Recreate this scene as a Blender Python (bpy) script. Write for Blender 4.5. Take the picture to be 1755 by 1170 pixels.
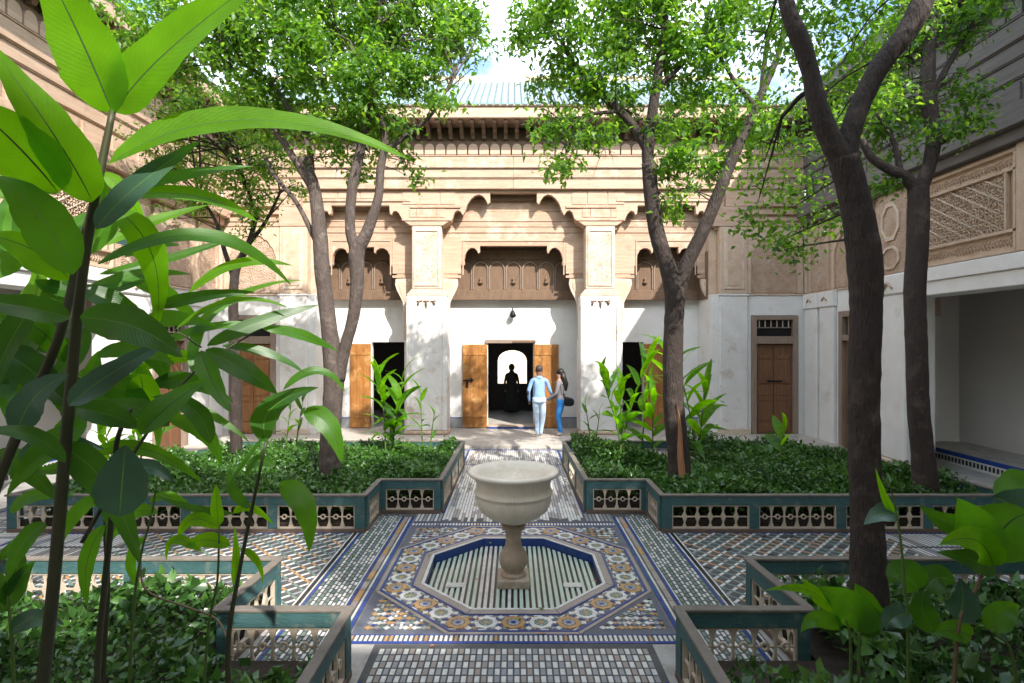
import bpy, bmesh, math, random
import numpy as np
from mathutils import Vector, Matrix
R = math.radians
random.seed(7); rng = np.random.default_rng(11)
for o in list(bpy.data.objects): bpy.data.objects.remove(o)
S = bpy.context.scene; C = S.collection

# ------------------------------------------------------------------ camera, sky, sun, exposure
F, CX, CY, H = 950.0, 880.0, 585.0, 2.4
cd = bpy.data.cameras.new('camera'); cam = bpy.data.objects.new('camera', cd); C.objects.link(cam)
cam.location = (0, 0, H); cam.rotation_euler = (R(90), 0, 0)
cd.sensor_width = 36; cd.lens = F/1755*36; cd.shift_x = -2.5/1755
cd.clip_start = .02; cd.clip_end = 800
S.camera = cam
SUN_EL, SUN_AZ = 40, 32          # azimuth: degrees to the right of straight behind the camera
w = bpy.data.worlds.new('World'); S.world = w; w.use_nodes = True
nt = w.node_tree; nt.nodes.clear()
out = nt.nodes.new('ShaderNodeOutputWorld'); bg = nt.nodes.new('ShaderNodeBackground')
sky = nt.nodes.new('ShaderNodeTexSky'); sky.sky_type = 'NISHITA'; sky.sun_disc = False
sky.sun_elevation = R(SUN_EL); sky.sun_rotation = R(180 - SUN_AZ)
tc = nt.nodes.new('ShaderNodeTexCoord'); no = nt.nodes.new('ShaderNodeTexNoise')
no.inputs['Scale'].default_value = 2.6; no.inputs['Detail'].default_value = 7; no.inputs['Roughness'].default_value = .6
cr = nt.nodes.new('ShaderNodeValToRGB'); cr.color_ramp.elements[0].position = .45; cr.color_ramp.elements[1].position = .64
mx = nt.nodes.new('ShaderNodeMix'); mx.data_type = 'RGBA'; mx.inputs[7].default_value = (11.5, 12, 13, 1)
nt.links.new(tc.outputs['Generated'], no.inputs['Vector']); nt.links.new(no.outputs['Fac'], cr.inputs['Fac'])
nt.links.new(cr.outputs['Color'], mx.inputs[0]); nt.links.new(sky.outputs['Color'], mx.inputs[6])
nt.links.new(mx.outputs[2], bg.inputs['Color']); bg.inputs['Strength'].default_value = .15
nt.links.new(bg.outputs[0], out.inputs['Surface'])
sl = bpy.data.lights.new('sun', 'SUN'); sl.energy = 2.75; sl.angle = R(.6); sl.color = (1, .95, .89)
so = bpy.data.objects.new('sun', sl); C.objects.link(so)
d = Vector((math.sin(R(SUN_AZ))*math.cos(R(SUN_EL)), -math.cos(R(SUN_AZ))*math.cos(R(SUN_EL)), math.sin(R(SUN_EL))))
so.rotation_euler = d.to_track_quat('Z', 'Y').to_euler(); so.location = d*30
S.view_settings.view_transform = 'Standard'; S.view_settings.look = 'None'
S.view_settings.gamma = 1; S.view_settings.exposure = 1.62
try: S.view_settings.use_curve_mapping = False
except Exception: pass
S.render.engine = 'CYCLES'
S.cycles.max_bounces = 8; S.cycles.transparent_max_bounces = 6

def P(px, py, Y): return Vector(((px-CX)/F*Y, Y, H+(CY-py)/F*Y))
def XA(px, Y=14.0): return (px-CX)/F*Y
def ZA(py, Y=14.0): return H+(CY-py)/F*Y

# ------------------------------------------------------------------ materials
def mat(name, col, rough=.75, col2=None, scale=6, bump=0, bscale=30, metal=0, stretch=None, trans=None,
        spec=.4, dirt=None, dscale=1.5, dpos=(.5, .7), vor=False, coat=0, contrast=(.3, .7)):
    m = bpy.data.materials.new(name); m.use_nodes = True; t = m.node_tree; b = t.nodes['Principled BSDF']
    b.inputs['Roughness'].default_value = rough; b.inputs['Metallic'].default_value = metal
    b.inputs['Specular IOR Level'].default_value = spec; b.inputs['Coat Weight'].default_value = coat
    L = t.links; N = t.nodes
    co = N.new('ShaderNodeTexCoord'); mp = N.new('ShaderNodeMapping'); L.new(co.outputs['Object'], mp.inputs[0])
    if stretch: mp.inputs['Scale'].default_value = stretch
    c = None
    if col2 is not None:
        n = N.new('ShaderNodeTexNoise'); n.inputs['Scale'].default_value = scale; n.inputs['Detail'].default_value = 6
        n.inputs['Roughness'].default_value = .65
        L.new(mp.outputs[0], n.inputs['Vector'])
        r = N.new('ShaderNodeValToRGB'); r.color_ramp.elements[0].position = contrast[0]; r.color_ramp.elements[1].position = contrast[1]
        r.color_ramp.elements[0].color = (*col, 1); r.color_ramp.elements[1].color = (*col2, 1)
        L.new(n.outputs['Fac'], r.inputs['Fac']); c = r.outputs['Color']
    if dirt is not None:
        n = N.new('ShaderNodeTexNoise'); n.inputs['Scale'].default_value = dscale; n.inputs['Detail'].default_value = 9
        n.inputs['Roughness'].default_value = .72
        L.new(co.outputs['Object'], n.inputs['Vector'])
        r = N.new('ShaderNodeValToRGB'); r.color_ramp.elements[0].position = dpos[0]; r.color_ramp.elements[1].position = dpos[1]
        L.new(n.outputs['Fac'], r.inputs['Fac'])
        x = N.new('ShaderNodeMix'); x.data_type = 'RGBA'; L.new(r.outputs['Color'], x.inputs[0])
        if c is None: x.inputs[6].default_value = (*col, 1)
        else: L.new(c, x.inputs[6])
        x.inputs[7].default_value = (*dirt, 1); c = x.outputs[2]
    if c is None: b.inputs['Base Color'].default_value = (*col, 1)
    else: L.new(c, b.inputs['Base Color'])
    if bump:
        n = N.new('ShaderNodeTexVoronoi' if vor else 'ShaderNodeTexNoise'); n.inputs['Scale'].default_value = bscale
        if not vor: n.inputs['Detail'].default_value = 8
        L.new(mp.outputs[0], n.inputs['Vector'])
        bp = N.new('ShaderNodeBump'); bp.inputs['Strength'].default_value = min(1, bump); bp.inputs['Distance'].default_value = .02*max(1, bump)
        L.new(n.outputs[0], bp.inputs['Height']); L.new(bp.outputs[0], b.inputs['Normal'])
    if trans:
        tr = N.new('ShaderNodeBsdfTranslucent'); tr.inputs['Color'].default_value = (*trans[0], 1)
        ms = N.new('ShaderNodeMixShader'); ms.inputs[0].default_value = trans[1]
        L.new(b.outputs[0], ms.inputs[1]); L.new(tr.outputs[0], ms.inputs[2])
        L.new(ms.outputs[0], N['Material Output'].inputs['Surface'])
    return m
M = {}
M['white'] = mat('white_plaster', (.78,.77,.74), .85, (.70,.68,.64), 2.5, .25, 25, dirt=(.50,.44,.37), dscale=1.3, dpos=(.58,.80))
M['white2'] = mat('white_plaster_flaking', (.76,.75,.72), .85, (.66,.63,.59), 3, .4, 14, dirt=(.48,.38,.28), dscale=2.2, dpos=(.55,.70))
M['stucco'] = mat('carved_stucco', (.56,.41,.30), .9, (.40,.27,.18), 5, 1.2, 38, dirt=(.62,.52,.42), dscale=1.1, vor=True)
M['stucco_plain'] = mat('stucco_plain', (.60,.46,.34), .9, (.50,.36,.25), 4, .5, 30, dirt=(.42,.27,.17), dscale=2.2, dpos=(.52,.75))
M['stucco_pale'] = mat('stucco_pale', (.66,.56,.45), .9, (.56,.43,.32), 5, .7, 34, dirt=(.48,.33,.22), dscale=3, dpos=(.5,.7))
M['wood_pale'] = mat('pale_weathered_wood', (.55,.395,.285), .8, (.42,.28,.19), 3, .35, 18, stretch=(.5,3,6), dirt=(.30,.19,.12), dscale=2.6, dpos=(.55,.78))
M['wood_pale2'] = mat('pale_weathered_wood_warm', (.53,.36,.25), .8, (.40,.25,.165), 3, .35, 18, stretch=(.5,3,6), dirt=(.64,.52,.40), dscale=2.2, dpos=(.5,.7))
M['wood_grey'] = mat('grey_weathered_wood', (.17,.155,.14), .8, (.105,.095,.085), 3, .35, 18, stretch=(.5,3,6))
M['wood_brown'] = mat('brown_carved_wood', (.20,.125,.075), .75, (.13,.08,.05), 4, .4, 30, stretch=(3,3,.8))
M['wood_door'] = mat('orange_door_wood', (.42,.185,.045), .5, (.22,.085,.02), 2.2, .25, 12, stretch=(3,3,.6), dirt=(.50,.29,.11), dscale=3.2, dpos=(.52,.66))
M['wood_door_dark'] = mat('brown_door_wood', (.22,.105,.05), .55, (.12,.055,.028), 4, .3, 18, stretch=(4,4,.6))
M['wood_door_mid'] = mat('sunlit_brown_door_wood', (.32,.15,.05), .5, (.20,.085,.03), 3, .3, 18, stretch=(4,4,.6))  # left side door: sunlit tone put into the wood colour
M['frame'] = mat('door_frame_wood', (.30,.225,.17), .7, (.22,.16,.12), 4, .2, 20, stretch=(4,4,.7))
M['dark'] = mat('shade_dark_plaster', (.035,.03,.028), .9)  # room shade put into the wall colour; also backs the doors
M['iron'] = mat('dark_iron', (.02,.02,.022), .5, metal=.6)
M['teal'] = mat('teal_paint', (.055,.135,.135), .6, (.036,.09,.092), 3, .25, 25, stretch=(1,1,4), dirt=(.17,.19,.16), dscale=5, dpos=(.54,.68))
M['cap'] = mat('worn_rail_top', (.22,.185,.15), .75, (.13,.115,.095), 5, .3, 25)
M['lattice'] = mat('cream_lattice', (.56,.48,.37), .75, (.42,.34,.25), 7, .3, 30)
M['dusty'] = mat('dusty_base_board', (.17,.12,.09), .9, (.10,.07,.05), 5, .3, 25)
M['marble'] = mat('fountain_marble', (.80,.73,.61), .42, (.70,.62,.49), 3.5, .25, 22, dirt=(.50,.42,.32), dscale=4.5, dpos=(.56,.80), stretch=(1.5,1.5,.6))
M['marble_old'] = mat('old_marble', (.46,.36,.26), .5, (.32,.24,.17), 5, .35, 22, dirt=(.62,.54,.44), dscale=5, dpos=(.5,.7))
M['grout'] = mat('grout', (.13,.125,.12), .8, (.08,.078,.075), 8, .2, 40)
M['grout_blue'] = mat('slate_grout', (.075,.085,.115), .6, (.12,.125,.14), 8)
M['grout_dark'] = mat('dark_grout', (.065,.065,.066), .8, (.10,.098,.093), 8, .2, 40)
M['floor'] = mat('court_floor', (.42,.40,.37), .45, (.30,.285,.26), 5, .2, 25, dirt=(.22,.20,.18), dscale=2.5)
M['platform'] = mat('gallery_floor', (.50,.46,.40), .5, (.38,.34,.29), 4, .15, 25)
M['t_white'] = mat('tile_white', (.70,.69,.65), .28, (.46,.46,.43), 9, .1, 30)
M['t_grey'] = mat('tile_grey', (.30,.31,.32), .32, (.21,.22,.23), 9, .1, 30)
M['t_blue'] = mat('tile_blue', (.018,.045,.22), .25, (.03,.07,.26), 9)
M['t_black'] = mat('tile_black', (.018,.020,.022), .28)
M['t_green'] = mat('tile_green', (.17,.25,.20), .28, (.09,.15,.12), 9)
M['t_ochre'] = mat('tile_ochre', (.46,.27,.11), .3, (.34,.20,.09), 9)
M['t_tan'] = mat('tile_tan', (.33,.28,.24), .38, (.25,.22,.20), 9)
M['t_pale'] = mat('tile_pale_green', (.50,.60,.50), .28, (.38,.48,.39), 6)
M['soil'] = mat('soil', (.05,.035,.025), .95, (.03,.022,.016), 8, .8, 20)
M['bark'] = mat('bark', (.115,.085,.07), .85, (.065,.05,.042), 7, 1.6, 22, stretch=(3,3,.7), dirt=(.20,.165,.14), dscale=4, dpos=(.5,.72))
M['bark_pale'] = mat('bark_pale', (.125,.095,.078), .85, (.07,.053,.044), 7, 1.6, 22, stretch=(3,3,.7), dirt=(.19,.155,.13), dscale=6, dpos=(.54,.68))
M['bark_dark'] = mat('bark_dark', (.058,.041,.033), .85, (.034,.026,.022), 7, 1.6, 22, stretch=(3,3,.7), dirt=(.13,.10,.085), dscale=4, dpos=(.52,.75))
M['wound'] = mat('bare_wood', (.45,.22,.11), .7, (.30,.14,.07), 5, .3, 12, stretch=(4,4,.6))
M['leaf_a'] = mat('tree_leaf_mid', (.055,.14,.014), .45, trans=((.22,.50,.02), .45), spec=.5)
M['leaf_b'] = mat('tree_leaf_light', (.11,.22,.02), .45, trans=((.38,.64,.04), .52), spec=.5)
M['leaf_c'] = mat('tree_leaf_dark', (.035,.09,.014), .35, trans=((.12,.30,.02), .4), spec=.6)
M['hedge_a'] = mat('cover_leaf_mid', (.06,.16,.022), .35, trans=((.12,.28,.04), .28), spec=.6)
M['hedge_b'] = mat('cover_leaf_light', (.085,.19,.04), .35, trans=((.22,.42,.06), .3), spec=.6)
M['hedge_c'] = mat('cover_leaf_dark', (.035,.095,.018), .32, trans=((.06,.14,.03), .25), spec=.6)
M['g_bright'] = mat('ginger_leaf_young_lit', (.11,.28,.008), .45, (.08,.22,.008), 5, .12, 60, trans=((.34,.80,.004), .58), spec=.28, stretch=(1,1,1))  # young leaf tone, with the brightness of sunlit leaves put into the colour
M['g_mid'] = mat('ginger_leaf', (.06,.18,.012), .36, (.042,.13,.012), 5, .12, 60, trans=((.22,.60,.012), .48), spec=.4)
M['g_dark'] = mat('ginger_leaf_old_shaded', (.035,.11,.014), .32, (.025,.08,.012), 5, .12, 60, trans=((.14,.42,.012), .42), spec=.5)  # old leaf tone, with the shade on unlit leaves put into the colour
M['g_blue'] = mat('ginger_leaf_bluish', (.05,.125,.075), .30, (.04,.10,.06), 5, .1, 60, trans=((.07,.20,.06), .22), spec=.7)
M['rib_l'] = mat('leaf_rib_light', (.10,.20,.04), .4, trans=((.25,.45,.06), .3))
M['rib_d'] = mat('leaf_rib_dark', (.03,.07,.015), .5)
M['stem_dark'] = mat('stem_dark', (.05,.048,.02), .5, (.045,.05,.02), 12)
M['stem_green'] = mat('stem_green', (.10,.17,.035), .45, (.07,.12,.03), 12)
M['dry_stem'] = mat('dry_stem', (.16,.10,.06), .7)
M['flower'] = mat('orange_flower', (.75,.20,.02), .5, trans=((.9,.35,.05), .3))
M['roof'] = mat('green_roof_tile', (.13,.21,.20), .4, (.26,.34,.33), 6, .1, 20)
M['skin'] = mat('skin', (.45,.26,.18), .55); M['skin_dark'] = mat('skin_tan', (.24,.125,.08), .55)
M['hair'] = mat('hair', (.012,.009,.008), .45); M['hair_grey'] = mat('hair_short', (.05,.04,.035), .6)
M['denim_pale'] = mat('pale_denim', (.42,.58,.76), .85, (.55,.70,.85), 14, .3, 40)
M['jacket'] = mat('light_blue_jacket', (.20,.34,.58), .85, (.27,.42,.66), 12, .3, 40)
M['denim_blue'] = mat('blue_denim', (.02,.16,.46), .85, (.03,.22,.56), 14, .3, 40)
M['grey_knit'] = mat('grey_knit', (.15,.14,.15), .9, (.22,.20,.21), 20, .4, 60)
M['navy'] = mat('navy_cloth', (.01,.015,.04), .8); M['black'] = mat('black_leather', (.008,.009,.013), .4)
M['robe'] = mat('dark_robe', (.03,.034,.033), .9); M['shoe'] = mat('pale_shoe', (.55,.46,.40), .6)

def veined(m, amt=.75):
    t = m.node_tree; N = t.nodes; L = t.links; b = N['Principled BSDF']
    uv = N.new('ShaderNodeUVMap'); uv.uv_map = 'uv'; sp = N.new('ShaderNodeSeparateXYZ'); L.new(uv.outputs[0], sp.inputs[0])
    a = N.new('ShaderNodeMath'); a.operation = 'MULTIPLY_ADD'; L.new(sp.outputs[1], a.inputs[0]); a.inputs[1].default_value = -.16; L.new(sp.outputs[0], a.inputs[2])
    no = N.new('ShaderNodeTexNoise'); no.inputs['Scale'].default_value = 14; tc = N.new('ShaderNodeTexCoord'); L.new(tc.outputs['Object'], no.inputs['Vector'])
    c = N.new('ShaderNodeMath'); c.operation = 'MULTIPLY_ADD'; L.new(no.outputs['Fac'], c.inputs[0]); c.inputs[1].default_value = .03; L.new(a.outputs[0], c.inputs[2])
    d = N.new('ShaderNodeMath'); d.operation = 'MULTIPLY'; L.new(c.outputs[0], d.inputs[0]); d.inputs[1].default_value = 170
    e = N.new('ShaderNodeMath'); e.operation = 'SINE'; L.new(d.outputs[0], e.inputs[0])
    r = N.new('ShaderNodeMapRange'); L.new(e.outputs[0], r.inputs[0]); r.inputs[1].default_value = -1; r.inputs[2].default_value = 1; r.inputs[3].default_value = amt; r.inputs[4].default_value = 1
    n2 = N.new('ShaderNodeTexNoise'); n2.inputs['Scale'].default_value = 7; n2.inputs['Detail'].default_value = 5; L.new(tc.outputs['Object'], n2.inputs['Vector'])
    r2 = N.new('ShaderNodeMapRange'); L.new(n2.outputs['Fac'], r2.inputs[0]); r2.inputs[1].default_value = .3; r2.inputs[2].default_value = .7; r2.inputs[3].default_value = .72; r2.inputs[4].default_value = 1.15
    f = N.new('ShaderNodeMath'); f.operation = 'MULTIPLY'; L.new(r.outputs[0], f.inputs[0]); L.new(r2.outputs[0], f.inputs[1])
    n3 = N.new('ShaderNodeTexNoise'); n3.inputs['Scale'].default_value = 26; n3.inputs['Detail'].default_value = 8; n3.inputs['Roughness'].default_value = .7; L.new(tc.outputs['Object'], n3.inputs['Vector'])
    ed = N.new('ShaderNodeMath'); ed.operation = 'POWER'; L.new(sp.outputs[1], ed.inputs[0]); ed.inputs[1].default_value = 10
    e2 = N.new('ShaderNodeMath'); e2.operation = 'MULTIPLY_ADD'; L.new(ed.outputs[0], e2.inputs[0]); e2.inputs[1].default_value = .10; L.new(n3.outputs['Fac'], e2.inputs[2])
    blem = N.new('ShaderNodeMapRange'); L.new(e2.outputs[0], blem.inputs[0]); blem.inputs[1].default_value = .66; blem.inputs[2].default_value = .74; blem.inputs[3].default_value = 0; blem.inputs[4].default_value = .75
    def mod(sock, col):
        v = N.new('ShaderNodeVectorMath'); v.operation = 'SCALE'; L.new(f.outputs[0], v.inputs['Scale'])
        if sock.is_linked: L.new(sock.links[0].from_socket, v.inputs[0])
        else: v.inputs[0].default_value = col
        bm_ = N.new('ShaderNodeMix'); bm_.data_type = 'RGBA'; L.new(blem.outputs[0], bm_.inputs[0]); L.new(v.outputs[0], bm_.inputs[6]); bm_.inputs[7].default_value = (.16,.10,.03,1)
        L.new(bm_.outputs[2], sock)
    mod(b.inputs['Base Color'], tuple(b.inputs['Base Color'].default_value)[:3])
    tr = [n for n in N if n.type == 'BSDF_TRANSLUCENT'][0]; mod(tr.inputs['Color'], tuple(tr.inputs['Color'].default_value)[:3])
    bp = N.new('ShaderNodeBump'); bp.inputs['Strength'].default_value = .12; bp.inputs['Distance'].default_value = .002; L.new(e.outputs[0], bp.inputs['Height']); L.new(bp.outputs[0], b.inputs['Normal'])
for k_ in ('g_bright','g_mid','g_dark','g_blue'): veined(M[k_], .965)

# ------------------------------------------------------------------ helpers
def empty(name, loc=(0,0,0), rz=0, parent=None):
    o = bpy.data.objects.new(name, None); C.objects.link(o); o.location = loc; o.rotation_euler.z = rz
    o.empty_display_size = .2
    if parent: o.parent = parent
    return o
def tag(o, label=None, cat=None, group=None, kind=None):
    if label: o['label'] = label
    if cat: o['category'] = cat
    if group: o['group'] = group
    if kind: o['kind'] = kind
    return o
def link(name, me, parent=None, loc=None, rot=None):
    o = bpy.data.objects.new(name, me); C.objects.link(o)
    if parent: o.parent = parent
    if loc is not None: o.location = loc
    if rot is not None: o.rotation_euler = rot
    return o
class MB:
    def __init__(s): s.v = []; s.f = []; s.m = []; s.sm = []
    def add(s, vs, fs, mi=0, smooth=False):
        b = len(s.v); s.v += [tuple(x) for x in vs]
        for f in fs: s.f.append([b+i for i in f]); s.m.append(mi); s.sm.append(smooth)
    def box(s, x0, x1, y0, y1, z0, z1, mi=0):
        s.add([(x0,y0,z0),(x1,y0,z0),(x1,y1,z0),(x0,y1,z0),(x0,y0,z1),(x1,y0,z1),(x1,y1,z1),(x0,y1,z1)],
              [(0,3,2,1),(4,5,6,7),(0,1,5,4),(1,2,6,5),(2,3,7,6),(3,0,4,7)], mi); return s
    def prism(s, poly, y0, y1, mi=0, axis='y'):
        """poly of (x,z) extruded along y"""
        n = len(poly)
        if axis == 'y': vs = [(a,y0,b) for a,b in poly]+[(a,y1,b) for a,b in poly]
        elif axis == 'z': vs = [(a,b,y0) for a,b in poly]+[(a,b,y1) for a,b in poly]
        else: vs = [(y0,a,b) for a,b in poly]+[(y1,a,b) for a,b in poly]
        s.add(vs, [list(range(n))[::-1], list(range(n,2*n))]+[(i,(i+1)%n,(i+1)%n+n,i+n) for i in range(n)], mi); return s
    def tube(s, pts, rad, k=8, mi=0, jit=0, cap=True):
        pts = [Vector(p) for p in pts]; n = len(pts)
        if not hasattr(rad, '__len__'): rad = [rad]*n
        t = (pts[1]-pts[0]).normalized(); u = t.orthogonal().normalized(); vs = []; fs = []
        for i, p in enumerate(pts):
            t = ((pts[min(i+1,n-1)]-pts[max(i-1,0)])).normalized()
            u = (u-t*u.dot(t)).normalized(); w_ = t.cross(u)
            for j in range(k):
                a = 2*math.pi*j/k; r = rad[i]*(1+jit*(random.random()-.5))
                vs.append(p+u*math.cos(a)*r+w_*math.sin(a)*r)
        for i in range(n-1):
            for j in range(k): fs.append((i*k+j, i*k+(j+1)%k, (i+1)*k+(j+1)%k, (i+1)*k+j))
        if cap: fs += [tuple(range(k))[::-1], tuple((n-1)*k+j for j in range(k))]
        s.add(vs, fs, mi, True); return s
    def lathe(s, prof, k=32, mi=0, c=(0,0), sq=False):
        n = len(prof); vs = []
        for r, z in prof:
            for j in range(k):
                a = 2*math.pi*j/k+(math.pi/4 if sq else 0); vs.append((c[0]+r*math.cos(a), c[1]+r*math.sin(a), z))
        fs = [(i*k+j, i*k+(j+1)%k, (i+1)*k+(j+1)%k, (i+1)*k+j) for i in range(n-1) for j in range(k)]
        fs += [tuple(range(k))[::-1], tuple((n-1)*k+j for j in range(k))]
        s.add(vs, fs, mi, not sq); return s
    def mesh(s, name, mats, bevel=0):
        me = bpy.data.meshes.new(name); me.from_pydata(s.v, [], s.f)
        for m in (mats if isinstance(mats, (list,tuple)) else [mats]): me.materials.append(M[m] if isinstance(m, str) else m)
        me.polygons.foreach_set('material_index', s.m); me.polygons.foreach_set('use_smooth', s.sm)
        bm = bmesh.new(); bm.from_mesh(me); bmesh.ops.recalc_face_normals(bm, faces=bm.faces)
        if bevel: bmesh.ops.bevel(bm, geom=[e for e in bm.edges if len(e.link_faces) == 2 and e.calc_face_angle(0) > .6], offset=bevel, segments=1, affect='EDGES', clamp_overlap=True)
        bm.to_mesh(me); bm.free(); me.update(); return me
    def build(s, name, mats, parent=None, loc=None, rot=None, bevel=0):
        return link(name, s.mesh(name, mats, bevel), parent, loc, rot)
def box(name, x0, x1, y0, y1, z0, z1, m, parent=None, bevel=0): return MB().box(x0,x1,y0,y1,z0,z1).build(name, m, parent, bevel=bevel)
def smooth_path(pts, n=6):
    """Catmull-Rom on tuples (x,y,z,r)"""
    p = [np.array(q, float) for q in pts]; p = [2*p[0]-p[1]]+p+[2*p[-1]-p[-2]]; o = []
    for i in range(1, len(p)-2):
        for k in range(n):
            t = k/n; o.append(.5*((2*p[i])+(-p[i-1]+p[i+1])*t+(2*p[i-1]-5*p[i]+4*p[i+1]-p[i+2])*t*t+(-p[i-1]+3*p[i]-3*p[i+1]+p[i+2])*t**3))
    o.append(p[-2]); return o

# ------------------------------------------------------------------ ground and courtyard floor
tag(box('ground', -150, 150, -150, 150, -.5, -.3, 'soil'), kind='structure')
CYq, HQ = 5.865, 1.335                         # centre and half size of the central square
fl = MB()
y0q, y1q = CYq-HQ, CYq+HQ
fl.box(-12, 12, -7, y0q, -.28, 0); fl.box(-12, 12, y1q, 12.4, -.28, 0)
fl.box(-12, -HQ, y0q, y1q, -.28, 0); fl.box(HQ, 12, y0q, y1q, -.28, 0)
floor = tag(fl.build('courtyard_floor', 'floor'), kind='structure')
def octv(a, z=None, rot=0):
    r = a/math.cos(R(22.5)); o = [(r*math.cos(R(22.5+45*k)), CYq+r*math.sin(R(22.5+45*k))) for k in range(8)]
    return o if z is None else [(x, y, z) for x, y in o]
AP = .88                                       # apothem of the pool
pool = MB()
def ring(a0, a1, z0, z1, mb, mi):
    v = octv(a0, z0)+octv(a1, z1); mb.add(v, [(k, (k+1)%8, (k+1)%8+8, k+8) for k in range(8)], mi)
# square with an octagonal hole
ov = octv(AP, 0); sq = []
for k in range(8):
    x, y = ov[k][0], ov[k][1]-CYq; m_ = max(abs(x), abs(y)); sq.append((x/m_*HQ, CYq+y/m_*HQ, 0))
pool.add(ov+sq, [(k,(k+1)%8,(k+1)%8+8,k+8) for k in range(8)], 0)
cor = [(HQ,HQ),(-HQ,HQ),(-HQ,-HQ),(HQ,-HQ)]
for i, (a, b) in enumerate(cor):
    k = 2*i; pool.add([sq[k], sq[k+1], (a, CYq+b, 0)], [(0,2,1)], 0)
pool.add(octv(AP, 0)+octv(AP, -.10), [(k,(k+1)%8,(k+1)%8+8,k+8) for k in range(8)], 1)
pool.add(octv(AP, -.10), [tuple(range(8))], 2)
pm = bpy.data.meshes.new('pool'); pm.from_pydata(pool.v, [], pool.f)
for m_ in ('grout_blue', 't_blue', 't_black'): pm.materials.append(M[m_])
pm.polygons.foreach_set('material_index', pool.m)
pool_o = tag(link('pool', pm), kind='structure')
def flatpoly(pts, z0, z1): return MB().prism(pts, z0, z1, axis='z')
def clip_half(x0, x1):                          # y range of octagon at a column x
    a = AP-.012; xm = max(abs(x0), abs(x1)); hs = a*math.tan(R(22.5))
    return a if xm <= hs else a-(xm-hs)
i = 0; x = -.86
while x < .84:
    wd = .031+.004*random.random(); x1 = x+wd; h1, h0 = clip_half(x, x), clip_half(x1, x1)
    if min(h0, h1) > .3:
        flatpoly([(x, CYq-h1), (x1, CYq-h0), (x1+random.uniform(-.002,.002), CYq+h0), (x, CYq+h1)], -.10, -.088+random.uniform(0,.003)).build(
            'stripe_tile', 't_pale' if (i % 5 or x < .1) and random.random() < .55 or x > .0 else 't_white', pool_o)
    x += .0575; i += 1
for sx in (-1, 1):                              # two pale ribbed slabs on the pool bottom
    mb = MB()
    for k in range(7): mb.box(sx*.60-.085+k*.025, sx*.60-.063+k*.025, 5.60, 5.70, -.09, -.078)
    mb.box(sx*.60-.09, sx*.60+.095, 5.615, 5.685, -.09, -.080)
    mb.build('pale_slab', 't_white', pool_o)
def band(a0, a1, m_, z=.005, nm='border_band'):
    for k in range(8):
        g = .004; p0, p1 = octv(a0), octv(a1)
        A, B, D, E = [Vector(q) for q in (p0[k], p0[(k+1)%8], p1[(k+1)%8], p1[k])]
        t = (B-A).normalized()*g
        flatpoly([tuple(A+t), tuple(B-t), tuple(D-t), tuple(E+t)], 0, z).build(nm, m_, pool_o)
band(.884, .915, 't_white', .006); band(.92, .985, 't_tan', .005); band(.992, 1.004, 't_blue', .006)
band(1.268, 1.285, 't_blue', .006); band(1.292, 1.325, 't_tan', .005)
def ros_mesh(m_out, nm):
    mb = MB(); k = 12
    def poly(r0, r1, z, mi):
        vs = []; n = 24
        for j in range(n):
            a = 2*math.pi*j/n; rr = r1*(1+.09*math.cos(8*a)); vs.append((rr*math.cos(a), rr*math.sin(a), z))
        for j in range(n):
            a = 2*math.pi*j/n; vs.append((r0*math.cos(a), r0*math.sin(a), z))
        mb.add(vs, [(j,(j+1)%n,(j+1)%n+n,j+n) for j in range(n)], mi)
        mb.add([vs[j] for j in range(n)]+[(v[0], v[1], 0) for v in vs[:n]], [(j,(j+1)%n,(j+1)%n+n,j+n) for j in range(n)], mi)
        mb.add(vs[:n] + [(v[0], v[1], z-.0008) for v in vs[n:]], [], mi)
    poly(.060, .102, .008, 0)
    n = 16
    for r_, z_, mi in ((.052, .0075, 1), (.022, .0085, 2)):
        vs = [(r_*math.cos(2*math.pi*j/n), r_*math.sin(2*math.pi*j/n), z_) for j in range(n)]; mb.add(vs, [tuple(range(n))], mi)
        mb.add(vs+[(v[0], v[1], 0) for v in vs], [(j,(j+1)%n,(j+1)%n+n,j+n) for j in range(n)], mi)
    for j in range(8):                          # petals between the rays
        a = 2*math.pi*j/8; c, s_ = math.cos(a), math.sin(a)
        q = [(.041,0),(.049,.008),(.057,0),(.049,-.008)]
        mb.add([(c*u-s_*v, s_*u+c*v, .0092) for u, v in q], [(0,1,2,3)], 3)
    return mb.mesh(nm, [m_out, 't_grey' if m_out == 't_ochre' else 't_green', 't_ochre' if m_out == 't_white' else 't_blue', 't_white'])
rosA, rosB = ros_mesh('t_ochre', 'rosette_gold'), ros_mesh('t_white', 'rosette_white')
mos = MB(); MO = ['t_white','t_grey','t_blue','t_black','t_green','t_ochre','t_tan']
def tile(cx, cy, lx, ly, a=0, mi=0, z=.005, mb=None):
    c, s_ = math.cos(a), math.sin(a); q = [(-lx/2,-ly/2),(lx/2,-ly/2),(lx/2,ly/2),(-lx/2,ly/2)]
    z = z+random.uniform(-.0008,.0008)
    p = [(cx+c*u-s_*v, cy+s_*u+c*v) for u, v in q]
    (mb or mos).add([(x,y,z) for x,y in p]+[(x,y,-.001) for x,y in p], [(0,1,2,3),(1,0,4,5),(2,1,5,6),(3,2,6,7),(0,3,7,4)], mi)
nr = 0
pv = octv(1.138)
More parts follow.
